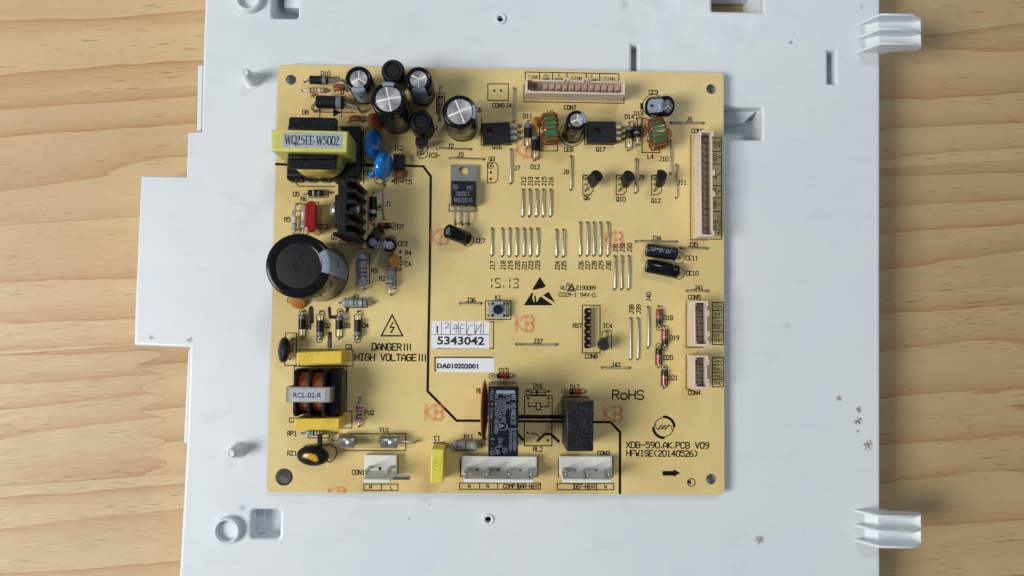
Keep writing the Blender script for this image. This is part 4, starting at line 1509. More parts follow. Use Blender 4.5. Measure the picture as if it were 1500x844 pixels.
c = U(667, 274, 4.4)
mb = MB()
strokes_mesh(mb, [[(.95 * math.cos(t), .95 * math.sin(t)) for t in [2 * math.pi * i / 16 for i in range(17)]], [(-.4, -.3), (-.4, .3), (-.1, .3), (-.1, -.3), (-.4, -.3)], [(.1, -.3), (.1, .3), (.4, -.3), (.4, .3)]], .14, Matrix.Translation((c.x, c.y, 4.42)))
mb.build('printed_symbol', M['ink_white'], bodyr, smooth=False, weld=False)


def flat_transistor(c4, hole, legs, legmats, label):
    z = 3.4
    tp = [U(*q, z) for q in c4]        # tl tr br bl
    loop = [(q.x, q.y) for q in tp]
    hq = U(*hole, z)
    o = sheet('flat_transistor', [loop, circ((hq.x, hq.y), 1.25, 20)], .5, z, M['chip'], BT, Vector((hq.x, hq.y, .5)), bevel=.2)
    tag(o, label)
    for sp in (.14, .86):
        q = tp[0].lerp(tp[3], sp) + (tp[1] - tp[0]) * .1
        MB().lathe([(.42, 0), (.42, .05), (.36, .08), (0, .03)], 12, Matrix.Translation((q.x, q.y, z))).build('ejector_mark', M['b_black'], o)
    for (lx, ly), lm in zip(legs, legmats):
        q = drill(lx, ly, .55)
        s = U(lx - 14, ly, 1.9)
        wd = .55
        MB().frustum([(s.x, q.y - wd, 2.1), (q.x - 1.2, q.y - wd, 2.1), (q.x - 1.2, q.y + wd, 2.1), (s.x, q.y + wd, 2.1)],
                     [(s.x, q.y - wd, 1.7), (q.x - 1.2, q.y - wd, 1.7), (q.x - 1.2, q.y + wd, 1.7), (s.x, q.y + wd, 1.7)]).build('leg', M[lm], o)
        MB().frustum([(q.x - 1.2, q.y - wd * .8, 2.1), (q.x + .2, q.y - wd * .6, 1.0), (q.x + .2, q.y + wd * .6, 1.0), (q.x - 1.2, q.y + wd * .8, 2.1)],
                     [(q.x - 1.2, q.y - wd * .8, 1.7), (q.x - .2, q.y - wd * .6, -1.0), (q.x - .2, q.y + wd * .6, -1.0), (q.x - 1.2, q.y + wd * .8, 1.7)]).build('leg', M[lm], o)
    return o


flat_transistor(((705.6, 180.3), (746.5, 178.6), (748.5, 209), (707, 212)), (718, 194), ((762, 185.8), (762, 195), (762, 203.3)), ('tin', 'tin', 'tin'),
                'flat black transistor with a round hole, left of the two')
flat_transistor(((860.7, 177.7), (902.4, 178), (903, 209), (860, 209.6)), (875, 193), ((913, 188), (913, 196.5), (913, 205)), ('brass', 'tin', 'brass'),
                'flat black transistor with a round hole, right of the two')


# ---- small upright transistors
def to92(top, zt, base, zb, flat, label, holes=(), name='transistor', mat='chip', ln=4.9):
    T, Bq = U(*top, zt), U(*base, zb)
    ax = (T - Bq).normalized()
    Bq = T - ax * ln
    Mx = frame(Bq, ax, (math.cos(rad(flat)), math.sin(rad(flat)), 0))
    pl = [(1.25, -1.95), (1.25, 1.95)]
    for i in range(13):
        t = rad(57 + (303 - 57) * i / 12)
        pl.append((2.3 * math.cos(t), 2.3 * math.sin(t)))
    o = MB().prism(pl, 0, ln, Mx).build(name, M[mat], BT, bevel=.22)
    tag(o, label)
    for i, (hx, hy) in enumerate(holes):
        q = H(hx, hy, .45)
        s = Mx @ Vector((.5, (1.27, 0, -1.27)[i], .2))
        MB().tube([s, s - ax * .6, s.lerp(q, .6), Vector((q.x, q.y, .4)), Vector((q.x, q.y, -1.1))], .24, 6).build('lead', M['tin'], o)
    return o


for (tx, ty), fx_, fl_, lab in (((874.5, 257.5), 857.7, 205, 'leftmost'), ((921, 258), 907.3, 190, 'middle'), ((968, 256.5), 958.6, 175, 'rightmost')):
    to92((tx, ty), 8.5, (fx_ + 6, 270), 2.5, fl_, 'small black transistor, %s of three leaning below the toroids' % lab, ((fx_, 260.5), (fx_, 270), (fx_, 279.5)))
to92((884.5, 504.5), 6.5, (886.5, 503), 1.0, 8, 'small black transistor beside the six pin header', ((889, 485.6), (890, 494), (890, 504)))
to92((617.5, 206), 7.5, (617, 211), 1.0, 95, 'small black transistor below the right drum choke', ((615.7, 227), (612, 227), (619, 227)), mat='black_plastic')
# optocoupler
a_, b_ = U(574.8, 248.5, 4), U(592.8, 225.5, 4)
o_ = MB().frustum([(a_.x + .2, a_.y + .2, 4.2), (b_.x - .2, a_.y + .2, 4.2), (b_.x - .2, b_.y - .2, 4.2), (a_.x + .2, b_.y - .2, 4.2)],
                  [(a_.x, a_.y, .6), (b_.x, a_.y, .6), (b_.x, b_.y, .6), (a_.x, b_.y, .6)]).build('optocoupler', M['chip'], BT, bevel=.15)
tag(o_, 'small black four pin chip right of the blue capacitors')
for yy in (b_.y + .25, a_.y - .25):
    for xx in (a_.x + 1.0, b_.x - 1.0):
        MB().box(xx - .5, xx + .5, yy - .3, yy + .3, -1.0, 2.3).build('pin', M['tin'], o_, bevel=.1)


# ---- toroids
def toroid(px, py, rot, R, width, angles, label):
    c = U(px, py, R)
    z0 = R + .9
    Mx = frame((c.x, c.y, z0), (math.cos(rad(rot)), math.sin(rad(rot)), 0), (0, 0, 1))   # axis lies level; local x is up
    Ri = R * .55
    hw = width / 2
    b = .5
    prof = [(Ri + b, -hw), (R - b, -hw), (R, -hw + b), (R, hw - b), (R - b, hw), (Ri + b, hw), (Ri, hw - b), (Ri, -hw + b), (Ri + b, -hw)]
    o = MB().lathe(prof, 40, Mx, cap=False).build('toroid_choke', M['green'], BT)
    tag(o, label)
    mb = MB()
    rw = .35
    for i, an in enumerate(angles):
        d0 = Vector((math.cos(rad(an)), math.sin(rad(an)), 0))
        sk_ = random.uniform(-.06, .06)
        pts = []
        for t in range(25):
            u = 2 * math.pi * t / 24
            cu, su = math.cos(u), math.sin(u)
            e = .35
            hx = (hw + rw * .9) * math.copysign(abs(cu) ** e, cu)
            rx = (R + Ri) / 2 + ((R - Ri) / 2 + rw * .9) * math.copysign(abs(su) ** e, su)
            dd = Vector((math.cos(rad(an) + sk_ * cu), math.sin(rad(an) + sk_ * cu), 0))
            pts.append(Mx @ (dd * rx + Vector((0, 0, hx))))
        mb.tube(pts, rw, 8)
    mb.build('winding', M['copper'], o)
    return o


toroid(805.5, 190, 6, 5.3, 4.6, [-74, -62, -49, -22, -4, 14, 40, 55, 70, 110, 140, 170, 200, 230, 255], 'green toroid coil wound with copper wire, left of the two')
toroid(961, 197, 14, 5.3, 5.0, [-80, -66, -52, -30, -12, 6, 24, 45, 60, 76, 110, 140, 170, 200, 230, 255], 'green toroid coil wound with copper wire, right of the two')

# ---- push button
a_, b_ = U(718, 465, 3.4), U(741.7, 442, 3.4)
cx_, cy_ = (a_.x + b_.x) / 2, (a_.y + b_.y) / 2
o_sw = MB().box(a_.x, b_.x, a_.y, b_.y, .2, 3.3).build('push_button', M['black_plastic'], BT, bevel=.2)
tag(o_sw, 'square tactile push button with round black cap')
MB().prism(rrect(a_.x - .02, b_.x + .02, a_.y - .02, b_.y + .02, .3), 3.31, 3.6).build('cover_plate', M['grey_plate'], o_sw, bevel=.1)
c = U(729.3, 453.4, 4.8)
MB().lathe([(1.75, 3.5), (1.75, 4.7), (1.6, 4.85), (0, 4.85)], 28, Matrix.Translation((c.x, c.y, 0))).build('button_cap', M['rubber'], o_sw)
for sx in (-1, 1):
    for sy in (-1, 1):
        MB().lathe([(.55, 3.55), (.5, 3.8), (.3, 3.95), (0, 3.98)], 14, Matrix.Translation((cx_ + sx * 2.1, cy_ + sy * 2.1, 0))).build('rivet', M['b_black'], o_sw)
        q = drill(729.5 + sx * 13.5, 453.5 + sy * 8.5, .5)
        MB().tube([Vector((cx_ + sx * 2.8, cy_ + sy * 2.1, 1.2)), Vector((q.x - sx * .4, q.y, 1.0)), Vector((q.x, q.y, .5)), Vector((q.x, q.y, -1.1))], .3, 6).build('leg', M['tin'], o_sw)

# ---- six pin header
a_, b_ = U(856.3, 510.5, 2.5), U(866, 451.5, 2.5)
hpit = (b_.y - a_.y) / 6
xm = (a_.x + b_.x) / 2
mb = MB()
for i in range(6):
    y0, y1 = a_.y + i * hpit, a_.y + (i + 1) * hpit
    cfr = .5
    mb.prism([(a_.x + cfr, y0 + .02), (b_.x - cfr, y0 + .02), (b_.x, y0 + cfr), (b_.x, y1 - cfr), (b_.x - cfr, y1 - .02), (a_.x + cfr, y1 - .02), (a_.x, y1 - cfr), (a_.x, y0 + cfr)], .15, 2.6)
o_hd = mb.build('pin_header', M['black_plastic'], BT, weld=False, bevel=.08)
tag(o_hd, 'black six pin header right of the warning symbol')
for i in range(6):
    y = a_.y + (i + .5) * hpit
    MB().box(xm - .3, xm + .3, y - .3, y + .3, 2.0, 8.0).build('pin', M['tin'], o_hd, bevel=.12)


# ---- shrouded sockets (beige)
def socket(tl, tr, br, bl, h, n, axis, keys, label, open_side):
    """tl..bl: pixels of the rim; axis 'x' or 'y' along the row; open_side: sign of the keyed wall across the row"""
    P = [U(*q, h) for q in (tl, tr, br, bl)]
    c = sum(P, Vector()) / 4
    if axis == 'x':
        u = (P[1] - P[0] + P[2] - P[3]).normalized()
        L = ((P[1] - P[0]).length + (P[2] - P[3]).length) / 2
        Wd = ((P[0] - P[3]).length + (P[1] - P[2]).length) / 2
    else:
        u = (P[0] - P[3] + P[1] - P[2]).normalized()
        L = ((P[0] - P[3]).length + (P[1] - P[2]).length) / 2
        Wd = ((P[1] - P[0]).length + (P[2] - P[3]).length) / 2
    Mx = frame((c.x, c.y, 0), (0, 0, 1), (u.x, u.y, 0))
    # local: x along the row, y across
    hl, hw = L / 2, Wd / 2
    t = .62
    s = open_side
    mb = MB()
    mb.box(-hl, hl, -hw, hw, .2, 2.2, Mx)
    y0, y1 = (-hw, -hw + t)
    mb.box(-hl, hl, *sorted((-s * hw, -s * (hw - t))), 2.2, h, Mx)                  # plain wall
    for e in (-1, 1):
        mb.box(*sorted((e * hl, e * (hl - t * 1.1))), -hw + t, hw - t, 2.2, h, Mx)   # end walls
        mb.box(*sorted((e * hl, e * (hl - 2.0))), *sorted((s * hw, s * (hw - t))), 2.2, h, Mx)
        mb.box(*sorted((e * (hl - t * 1.1), e * (hl - 1.7))), *sorted((-s * (hw - t), -s * (hw - t - .5))), 2.2, h - .3, Mx)
    mb.box(-hl + 2.0, hl - 2.0, *sorted((s * (hw - .15), s * (hw - t))), 2.2, h - 1.3, Mx)   # lower keyed wall
    o = mb.build('socket_housing', M['beige'], BT, bevel=.1, seg=1, weld=False)
    tag(o, label)
    for kx in keys:
        xx = -hl + kx * L
        MB().box(xx - .95, xx - .35, *sorted((s * (hw + .35), s * (hw - t - .1))), 2.2, h + .05, Mx).build('key_rib', M['beige'], o, bevel=.08, seg=1)
        MB().box(xx + .35, xx + .95, *sorted((s * (hw + .35), s * (hw - t - .1))), 2.2, h + .05, Mx).build('key_rib', M['beige'], o, bevel=.08, seg=1)
        MB().box(xx - .35, xx + .35, *sorted((s * (hw + .35), s * (hw - .05))), 2.2, h + .03, Mx).build('key_rib', M['beige'], o)
    inn = L - 2 * t * 1.1 - .7
    pit = inn / n
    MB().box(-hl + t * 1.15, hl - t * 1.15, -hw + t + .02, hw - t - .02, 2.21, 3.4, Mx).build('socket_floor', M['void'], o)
    for i in range(n + 1):
        xx = -inn / 2 + i * pit
        MB().box(xx - .14, xx + .14, -hw + t, hw - t, 2.2, 3.6, Mx).build('divider', M['b_brown'], o)
    for i in range(n):
        xx = -inn / 2 + (i + .5) * pit
        MB().box(xx - .3, xx + .3, -.3, .3, 2.2, 4.6, Mx).build('pin', M['tab'], o, bevel=.12, seg=1)
    # moulding nubs at the foot of the plain wall
    for i in range(n):
        xx = -inn / 2 + (i + .5) * pit
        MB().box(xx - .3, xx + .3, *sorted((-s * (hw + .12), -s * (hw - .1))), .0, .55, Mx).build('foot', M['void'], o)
    return o


socket((770, 114), (916, 118), (915.5, 139), (770.5, 136), 8.5, 14, 'x', (.405, .60), 'long beige socket along the top edge of the board', 1)
socket((1024.5, 191), (1045.5, 191.5), (1046.5, 347), (1026, 346), 8.5, 15, 'y', (.60, .40), 'tall beige socket along the right edge of the board', -1)
socket((1016, 440.5), (1037.5, 441), (1038.5, 507), (1017, 506.5), 8.5, 6, 'y', (.26, .72), 'small beige six way socket at the right edge', -1)
socket((1016, 520.5), (1037.5, 521), (1038, 570), (1016.5, 569), 8.5, 4, 'y', (.2, .8), 'smallest beige socket, four way, below the six way one', -1)


# ---- white power connectors
def power_header(x0, x1, y0, y1, wx0, wx1, pins, blanks, label, cut=0.0):
    zb, hw = 3.4, 11.5
    a, b = U(x0, y1, zb), U(x1, y0, zb)
    w0, w1 = U(wx0, 707, hw), U(wx1, 702.5, hw)
    mb = MB()
    mb.box(a.x, b.x, w1.y - .1, b.y, .2, zb)
    # rear wall, sloping slightly outwards
    mb.frustum([(w0.x, w0.y, hw), (w1.x, w0.y, hw), (w1.x, w1.y, hw), (w0.x, w1.y, hw)],
               [(a.x + .6, w0.y + .2, .2), (b.x - .9, w0.y + .2, .2), (b.x - .9, w1.y + 2.3, .2), (a.x + .6, w1.y + 2.3, .2)])
    o = mb.build('pin_connector', M['white_nylon'], BT, bevel=.22, weld=False)
    tag(o, label)
    m_ = (a.x + b.x) / 2
    MB().box(m_ + (b.x - m_) * .35, b.x - .5, b.y - 4.6, b.y - .5, zb, zb + .12).build('raised_panel', M['white_nylon'], o, bevel=.06)
    for px, py in pins:
        q = U(px, py, 13.0)
        MB().box(q.x - .57, q.x + .57, q.y - .57, q.y + .57, 3.0, 13.0).build('pin', M['steel'], o, bevel=.25)
    for px, py in blanks:
        q = U(px, py, zb)
        MB().box(q.x - .5, q.x + .5, q.y - .5, q.y + .5, zb + .01, zb + .04).build('blank_hole', M['b_black'], o)
    return o


power_header(533.5, 581, 667, 690, 533, 571.5, ((535.5, 692), (567.5, 692)), ((556.5, 686.5),), 'white two pin power connector at the bottom left')
power_header(676, 786.5, 669, 692, 679.5, 782, ((682.8, 694.5), (714.6, 695), (746.9, 695), (778.7, 695)), ((699, 688.4), (730.3, 688.4), (762, 688.4)), 'white four pin power connector below the tall relay')
power_header(819.5, 896.5, 669, 692, 824.5, 896, ((829.9, 695), (862, 695.5), (893.6, 696)), ((842, 689.6), (873.2, 689.6)), 'white three pin power connector below the dusty relay')

# ================================================================== board substrate
def hp(px, py, r):
    q = U(px, py, 0)
    return circ((q.x, q.y), r, 24)


def sl(pts, wpx):
    return slotloop([tuple(U(*q, 0)[:2]) for q in pts], wpx * K_MM)


big = [hp(426.3, 116.9, 1.95), hp(1042, 130.4, 1.9), hp(415.9, 699, 2.15), hp(1042, 702, 1.95), hp(1010.5, 706.5, .75)]
cuts = [sl([(455.7, 452), (456.2, 471)], 7.5), sl([(482.3, 451.5), (483.5, 464.5), (507.5, 465), (509, 452)], 5), sl([(483.2, 489), (482.8, 508)], 6.5),
        sl([(560, 699), (597.5, 699.3)], 7.6), sl([(702, 634.5), (711, 643)], 4), sl([(757, 634), (765.5, 644)], 4.2),
        sl([(788, 645.5), (798, 636), (807, 636), (818.5, 647)], 4.2), sl([(594, 242.6), (620, 243.6)], 3.6)]
for px, py in ((724.3, 132.8), (734.2, 132.8), (719, 243), (719, 252.5), (719, 262), (773.5, 573.5), (803.5, 573.5), (773.5, 583.7), (803.3, 583.7), (773, 634), (802.5, 645), (443, 178), (457, 178.5), (529, 178), (586.5, 369)):
    drill(px, py, .5)
seen, small_h = [], []
for x, y, r in HOLES:
    if abs(x) > 81 or abs(y) > 76 or any((x - a) ** 2 + (y - b) ** 2 < (r + c + .15) ** 2 for a, b, c in seen):
        continue
    # leave out holes that would run into a cut-out
    bad = False
    for lp in cuts + big:
        cxm = sum(p[0] for p in lp) / len(lp)
        for p in lp:
            if (p[0] - x) ** 2 + (p[1] - y) ** 2 < (r + .35) ** 2:
                bad = True
    if bad:
        continue
    seen.append((x, y, r))
    small_h.append(circ((x, y), r, 10))
bout = rrect(-83, 83, -HB, HB, 1.6, 5)
OB = Vector((0, 0, 0))
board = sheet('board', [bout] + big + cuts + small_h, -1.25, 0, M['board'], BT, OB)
solder = sheet('solder_side', [inset(bout, .05)] + [inset(l, -.03) for l in big + cuts[:4]], -1.6, -1.27, M['solder'], BT, OB)
for i in range(0, len(seen), 9):
    x, y, r = seen[i]
    MB().lathe([(.9, -1.62), (.55, -2.4), (.3, ZT + .005), (0, ZT + .003)], 10, Matrix.Translation((x, y, 0))).build('solder_joint', M['tin'], BT)
c = U(415.9, 699, 0)
MB().lathe([(2.2, .02), (2.2, .35), (2.5, .45), (2.95, .3), (3.1, .02)], 28, Matrix.Translation((c.x, c.y, 0)), cap=False).build('eyelet', M['core'], BT)

# ================================================================== screen print
def T(txt, px, py, hpx=6.0, rot=0, wpx=None, wd=None, mat='ink', name='printed_text'):
    return text_on(txt, U(px, py, 0), hpx * K_MM, M[mat], board, name, rot=rot, width=(wpx * K_MM if wpx else None), wd=(wd * K_MM if wd else None))


def LINE(polys, wd=1.1, mat='ink', name='printed_outline', z=.014):
    mb = MB()
    pl2 = [[tuple(U(*q, 0)[:2]) for q in pl] for pl in polys]
    strokes_mesh(mb, pl2, wd * 1.25 * K_MM, Matrix.Translation((0, 0, z)))
    return mb.build(name, M[mat], board, smooth=False, weld=False)


def RECT(x0, y0, x1, y1, wd=1.1):
    return LINE([[(x0, y0), (x1, y0), (x1, y1), (x0, y1), (x0, y0)]], wd)


def CIRC(px, py, r, wd=1.1, a0=0, a1=360):
    n = 24
    return LINE([[(px + r * math.cos(rad(a0 + (a1 - a0) * i / n)), py - r * math.sin(rad(a0 + (a1 - a0) * i / n))) for i in range(n + 1)]], wd)


def FILL(pts, mat='ink', name='printed_mark', z=.016):
    pl = [tuple(U(*q, 0)[:2]) for q in pts]
    if area2(pl) < 0:
        pl = pl[::-1]
    mb = MB()
    mb.add([(x, y, z) for x, y in pl], [tuple(range(len(pl)))])
    return mb.build(name, M[mat], board, smooth=False, weld=False)


for a in (('D10', 477, 108), ('R9', 461, 140.5), ('D8', 447.5, 164.5), ('C', 535, 174), ('C6', 503, 144), ('D5', 434, 284.5), ('R6', 445, 291.5), ('R5', 421, 321.7), ('CC1', 475, 332), ('CC2', 540, 253.5), ('C5', 599, 266.8),
          ('J1', 569, 298.5), ('D7', 587, 332.3), ('CE3', 590, 357), ('R4', 598, 370.5), ('C4', 597.6, 387), ('R2', 560, 408), ('R3', 548.5, 396.5), ('R1', 522.6, 434.5), ('D1', 452.5, 479.6), ('D2', 480, 477.3),
          ('D3', 508.5, 477.3), ('D4', 535.5, 477), ('C3', 511, 508), ('C2', 428, 615.5), ('RP1', 428, 635), ('RZ1', 428, 664), ('FU1', 563.5, 630), ('FU2', 541, 604.5), ('CON1', 525, 692), ('C1', 640.5, 642), ('R11', 686.5, 640),
          ('RL1', 705, 572.5), ('RL2', 788, 658), ('D16', 788, 565.5), ('D17', 842, 567), ('D15', 738, 542.5), ('CON3', 884, 664), ('IC2', 584, 216.5), ('IC3-', 636, 227.5), ('L2', 637, 187.5), ('CE1', 428, 440), ('Q1', 490, 347.5),
          ('J2', 660, 214), ('J3', 674.5, 227), ('J4', 745, 154.5), ('CON9', 730, 154.5), ('CON7', 835, 157.5), ('Q16', 728, 215), ('Q17', 880, 219), ('D11', 773, 170.3), ('D12', 784, 244.5), ('L3', 806, 165.5), ('CE8', 833, 219),
          ('Q3', 720.5, 233), ('J7', 757.5, 246.5), ('J8', 829, 252), ('J9', 939, 260), ('J10', 972, 233), ('J11', 999, 267.5), ('L4', 953, 229.5), ('D14', 922, 171), ('CE9', 957, 135), ('J6', 1010, 174.5), ('Q6', 859.5, 290),
          ('Q10', 909.5, 292), ('Q12', 961, 294), ('CE7', 704, 353), ('J34', 961.5, 349), ('J35', 1015.5, 358.5), ('CE11', 1013.5, 378), ('CE10', 1014, 400.5), ('J36', 690, 439.5), ('K1', 730, 436), ('J37', 788, 500), ('IC4', 890, 477.5),
          ('RST', 846, 477.3), ('CON8', 866, 522), ('J41', 1023.5, 421.5), ('J42', 902, 534.5), ('CON5', 1017, 435.5), ('CON4', 1017, 575.5), ('D18', 979, 465.5), ('D19', 988, 495), ('D20', 979, 524), ('D21', 986, 553.5), ('C6', 701, 161), ('CON6', 1022, 192)):
    T(a[0], a[1], a[2], 6.2)
T('D13', 935.5, 166, 6.0, 8)
T('D6', 555.7, 304, 6, 90)
T('NTC', 426.5, 509, 6, 90)
for i, x in enumerate((767, 777, 787, 797, 807)):
    T('J%d' % (12 + i), x, 266, 6.2, 90, 13)
T('J17', 721.5, 389, 6.2, 90, 13)
for i, x in enumerate((737, 747.5, 758, 768, 777.5, 787.5)):
    T('J%d' % (18 + i), x, 389, 6.2, 90, 13)
for i, x in enumerate((816.5, 826)):
    T('J%d' % (24 + i), x, 389.5, 6.2, 90, 13)
for i, x in enumerate((851, 861, 870.5, 880.5, 891.5)):
    T('J%d' % (26 + i), x, 389, 6.2, 90, 13)
for i, x in enumerate((901.7, 911.7, 922.5)):
    T('J%d' % (31 + i), x, 363, 6.2, 90, 13)
for tx, x, y in (('J38', 925, 453), ('J39', 935.5, 453), ('J40', 950.3, 435)):
    T(tx, x, y, 6.2, 90, 13)
T('DANGER!!!', 573, 508.3, 9.3, 0, 55.5, 1.9)
T('HIGH VOLTAGE!!!', 571.5, 523.6, 9.3, 0, 102, 1.9)
T('RoHS', 920, 578.5, 13, 0, 45, 2.1)
T('XDB-590.AK.PCB V09', 978, 652.3, 8.3, 0, 121, 1.7)
T('HFWISE(20140526)', 970, 664.3, 8.3, 0, 104, 1.7)
T(['a1', 'a5', 'ap', 'a1', 'a3'], 738, 415, 13, 0, 42, 1.6)
T('E190089', 858.5, 421.8, 5.6, 0, 27.5, 1.15)
T('RU', 825.5, 421.8, 5.2, 0, 7.5, 1.0)
LINE([[(831, 426.3), (843, 426.3), (837.3, 415.8), (831, 426.3)], [(833.8, 424.5), (840.3, 424.5), (837.2, 419.3), (833.8, 424.5)]], 1.2, name='printed_symbol')
CIRC(832, 417, 2.2, 1.0)
T('CCEM-1 94V-0.', 846.5, 432, 5.6, 0, 56, 1.1)
# isolation line
for pl_ in ([(404.5, 240.5), (425, 241.3)], [(531, 242.3), (592, 242.6)], [(620, 244), (631, 258.5), (629.5, 400), (626.3, 573), (669, 616.3), (715, 616.5)], [(759, 617.2), (825, 617.6)], [(869, 618.2), (894.5, 618.5), (908.3, 633), (908, 722.5)]):
    LINE([pl_], 3.0, name='printed_line')
LINE([[(761, 610.7), (833, 610.9)]], 4.6, name='printed_line', z=.03)
# anti-static triangle
FILL([(790.8, 405.6), (799.5, 419), (797, 421.5), (781.5, 425), (780, 423.5)])
FILL([(767.2, 447.4), (779, 428.5), (781, 431), (779.5, 436), (781.5, 442.5), (783, 442.5), (782.5, 433), (785, 433.5), (785.5, 442), (787, 442), (789.5, 436.5), (792.5, 434.5), (810.5, 447.4)])
FILL([(803.8, 427.5), (813.4, 443.8), (795.3, 432.7)])
# high-voltage triangle
LINE([[(574.4, 461.3), (558.6, 492), (589.8, 492), (574.4, 461.3)]], 1.7, name='printed_symbol')
LINE([[(575.5, 472.5), (571.5, 480), (577.5, 479.5), (573.5, 486.5)]], 1.6, name='printed_symbol')
FILL([(572, 488.5), (571.8, 483.6), (576, 486)], name='printed_symbol')
# maker's ring
CIRC(972.4, 626, 14.0, 1.0, -5, 185)
CIRC(972.4, 626, 14.0, 1.0, 175, 365)
LINE([[(972.4 + r_ * math.cos(rad(t)), 626 - r_ * math.sin(rad(t))) for t in range(a0, a0 + 91, 10)] for a0 in (2, 182) for r_ in (15.2, 16.4)], 1.6, name='printed_symbol')
for dx in (-5, 0, 5):
    FILL([(966 + dx + 1, 629.5), (969 + dx + 1, 629.5), (976.5 + dx, 622.5), (973.5 + dx, 622.5)], name='printed_symbol')
LINE([[(960, 620), (961, 627), (965, 629.5)], [(984.8, 632), (983.5, 625), (980, 622.5)]], .9, name='printed_symbol')
# arrow, target ring
FILL([(970.4, 690), (986.5, 690), (986.5, 687.4), (996.6, 693), (986.5, 698.8), (986.5, 696.8), (970.4, 696.8)])
CIRC(1012.7, 706.7, 5.6, 1.1)
# outlines
RECT(714.6, 123, 744.6, 147.3)
RECT(711.2, 440.8, 748.5, 468)
RECT(853, 447.3, 879, 517)
LINE([[(705, 172), (705, 213), (750, 212)]])
LINE([[(856.5, 180), (856.5, 211.5), (899, 212)]])
LINE([[(767.5, 124), (767.5, 149), (914, 151.5), (914, 143)]])
LINE([[(1012, 198), (1012, 351.5), (1037.5, 351.5)]])
LINE([[(1005, 440), (1005, 509), (1030, 509)], [(1005, 520), (1005, 569.5), (1014, 572)]])
for x in (853.8, 902.6, 954.2):
    LINE([[(x, 256.5), (x, 285.5), (x + 10, 285.5), (x + 15, 280), (x + 15, 262), (x + 12, 256.5), (x, 256.5)]], 1.0)
    CIRC(x + 4, 260.5, 3.4, .9)
LINE([[(714, 238.5), (714, 268), (725, 268), (729.5, 263), (729.5, 243), (726, 238.5), (714, 238.5)]], 1.0)
CIRC(719, 243, 4, .9)
LINE([[(611, 210), (611, 228), (615, 232), (622, 232), (626, 228), (626, 210)]], 1.0)
LINE([[(882, 495), (882, 488), (886, 484.5), (895.5, 484.5), (895.5, 511)]], 1.0)
CIRC(837.5, 196.5, 18, 1.0)
CIRC(958, 155, 16.5, 1.0)
FILL([(938, 151), (941.5, 151), (941.5, 160.5), (938, 160.5)])
CIRC(994, 378, 8.6, .9)
CIRC(994, 400.5, 8.6, .9)
LINE([[(992.5, 378), (997.5, 378)], [(995, 375.5), (995, 380.5)], [(992.5, 400), (997.5, 400)], [(995, 397.5), (995, 402.5)]], .9)
CIRC(684.5, 351.5, 9.2, 1.0)
CIRC(571.5, 355, 10, .9)
RECT(438.4, 512.4, 517, 536)
RECT(431, 536.8, 508, 600)
LINE([[(500, 602.7), (515.5, 602.7), (515.5, 627), (500, 627)]])
LINE([[(503.5, 656), (503.5, 660), (594.5, 660), (594.5, 635.5), (497, 635.5)]])
LINE([[(451.5, 638), (451.5, 641.5), (482.5, 641.5), (482.5, 632)]])
LINE([[(445, 655), (450, 651.5), (485, 651.5), (492, 656), (493.5, 664), (490, 672), (484, 677), (479, 676)]])
LINE([[(418.3, 500), (418.3, 488), (434.4, 488), (434, 535.5), (417.3, 535.5), (417.3, 529)]])
for x, y0 in ((442.7, 461), (468.9, 461), (497, 461), (524.3, 461)):
    RECT(x - 5, y0, x + 5, 493, 1.0)
for x, y in ((468, 498), (524, 498), (443, 456), (498, 456)):
    CIRC(x, y, 4.2, .9)
LINE([[(433.5, 265), (433.5, 268), (438, 273), (490, 273.5)], [(532.5, 186), (532.5, 270)]])
LINE([[(489, 186), (515, 186), (532.5, 186)], [(468.5, 158), (468.5, 172)], [(469, 164.3), (520, 164.6)], [(500, 158), (500, 172)]])
FILL([(488, 158.5), (488, 171.5), (500, 164.8)])
LINE([[(480, 113.5), (497, 113.5), (497, 118)], [(500, 133), (500, 138), (503, 138), (503, 131)]])
FILL([(472, 118), (480, 118.5), (474, 126)])
LINE([[(452, 289), (481, 289), (481, 281)]])
LINE([[(429, 317), (429, 309), (441, 309)], [(452, 296.5), (467, 296.5), (467, 345)]])
LINE([[(539, 280), (539, 350)], [(497.5, 353), (497.5, 357.5), (531, 357.5)], [(497.5, 353), (520, 353)]])
RECT(541.5, 288.5, 551.5, 319)
CIRC(545.3, 324.5, 4, .9)
CIRC(577.5, 331.5, 4.8, .9)
LINE([[(552, 334), (572, 334), (572, 327)]])
CIRC(556, 262, 8, 1.0)
CIRC(541, 232, 8.5, 1.0)
LINE([[(572, 266), (577.5, 266)], [(578, 260.5), (578, 270)], [(580.5, 260.5), (580.5, 270)], [(581, 266), (588, 266)]], .9)
LINE([[(584, 383.5), (591, 383.5)], [(584, 387), (591, 387)], [(587, 378), (587, 383)], [(587, 387), (587, 393)]], .9)
LINE([[(505, 450.5), (538, 450.5), (538, 441)], [(541.5, 372), (541.5, 415.5), (536, 415.5)], [(580, 391), (580, 423), (576, 423)]])
LINE([[(558.5, 445), (558.5, 444)]], .5)
LINE([[(1.0 * 662, 300), (658, 300), (658, 309.5), (697.5, 309.5), (697.5, 300)]])
for x0, x1, y0, y1 in ((639.5, 651.5, 137, 167), (768, 778.5, 184, 213), (779, 789.5, 200, 231), (916.5, 926.5, 186, 216), (928, 938.5, 182, 206)):
    RECT(x0, y0, x1, y1, 1.0)
for x, y0, y1 in ((966, 453.5, 477), (974, 483, 505.5), (965, 511, 534), (973.3, 542.5, 565)):
    RECT(x - 4.4, y0, x + 4.4, y1, 1.0)
for x, y in ((965.5, 480), (974.2, 509.5), (965, 507.5), (973.3, 538)):
    CIRC(x, y, 4.2, .9)
CIRC(721, 551, 4.5, .9)
LINE([[(790.5, 172), (790.5, 221.3), (816.5, 221.3), (816.5, 212)], [(790.5, 172), (795, 172)]])
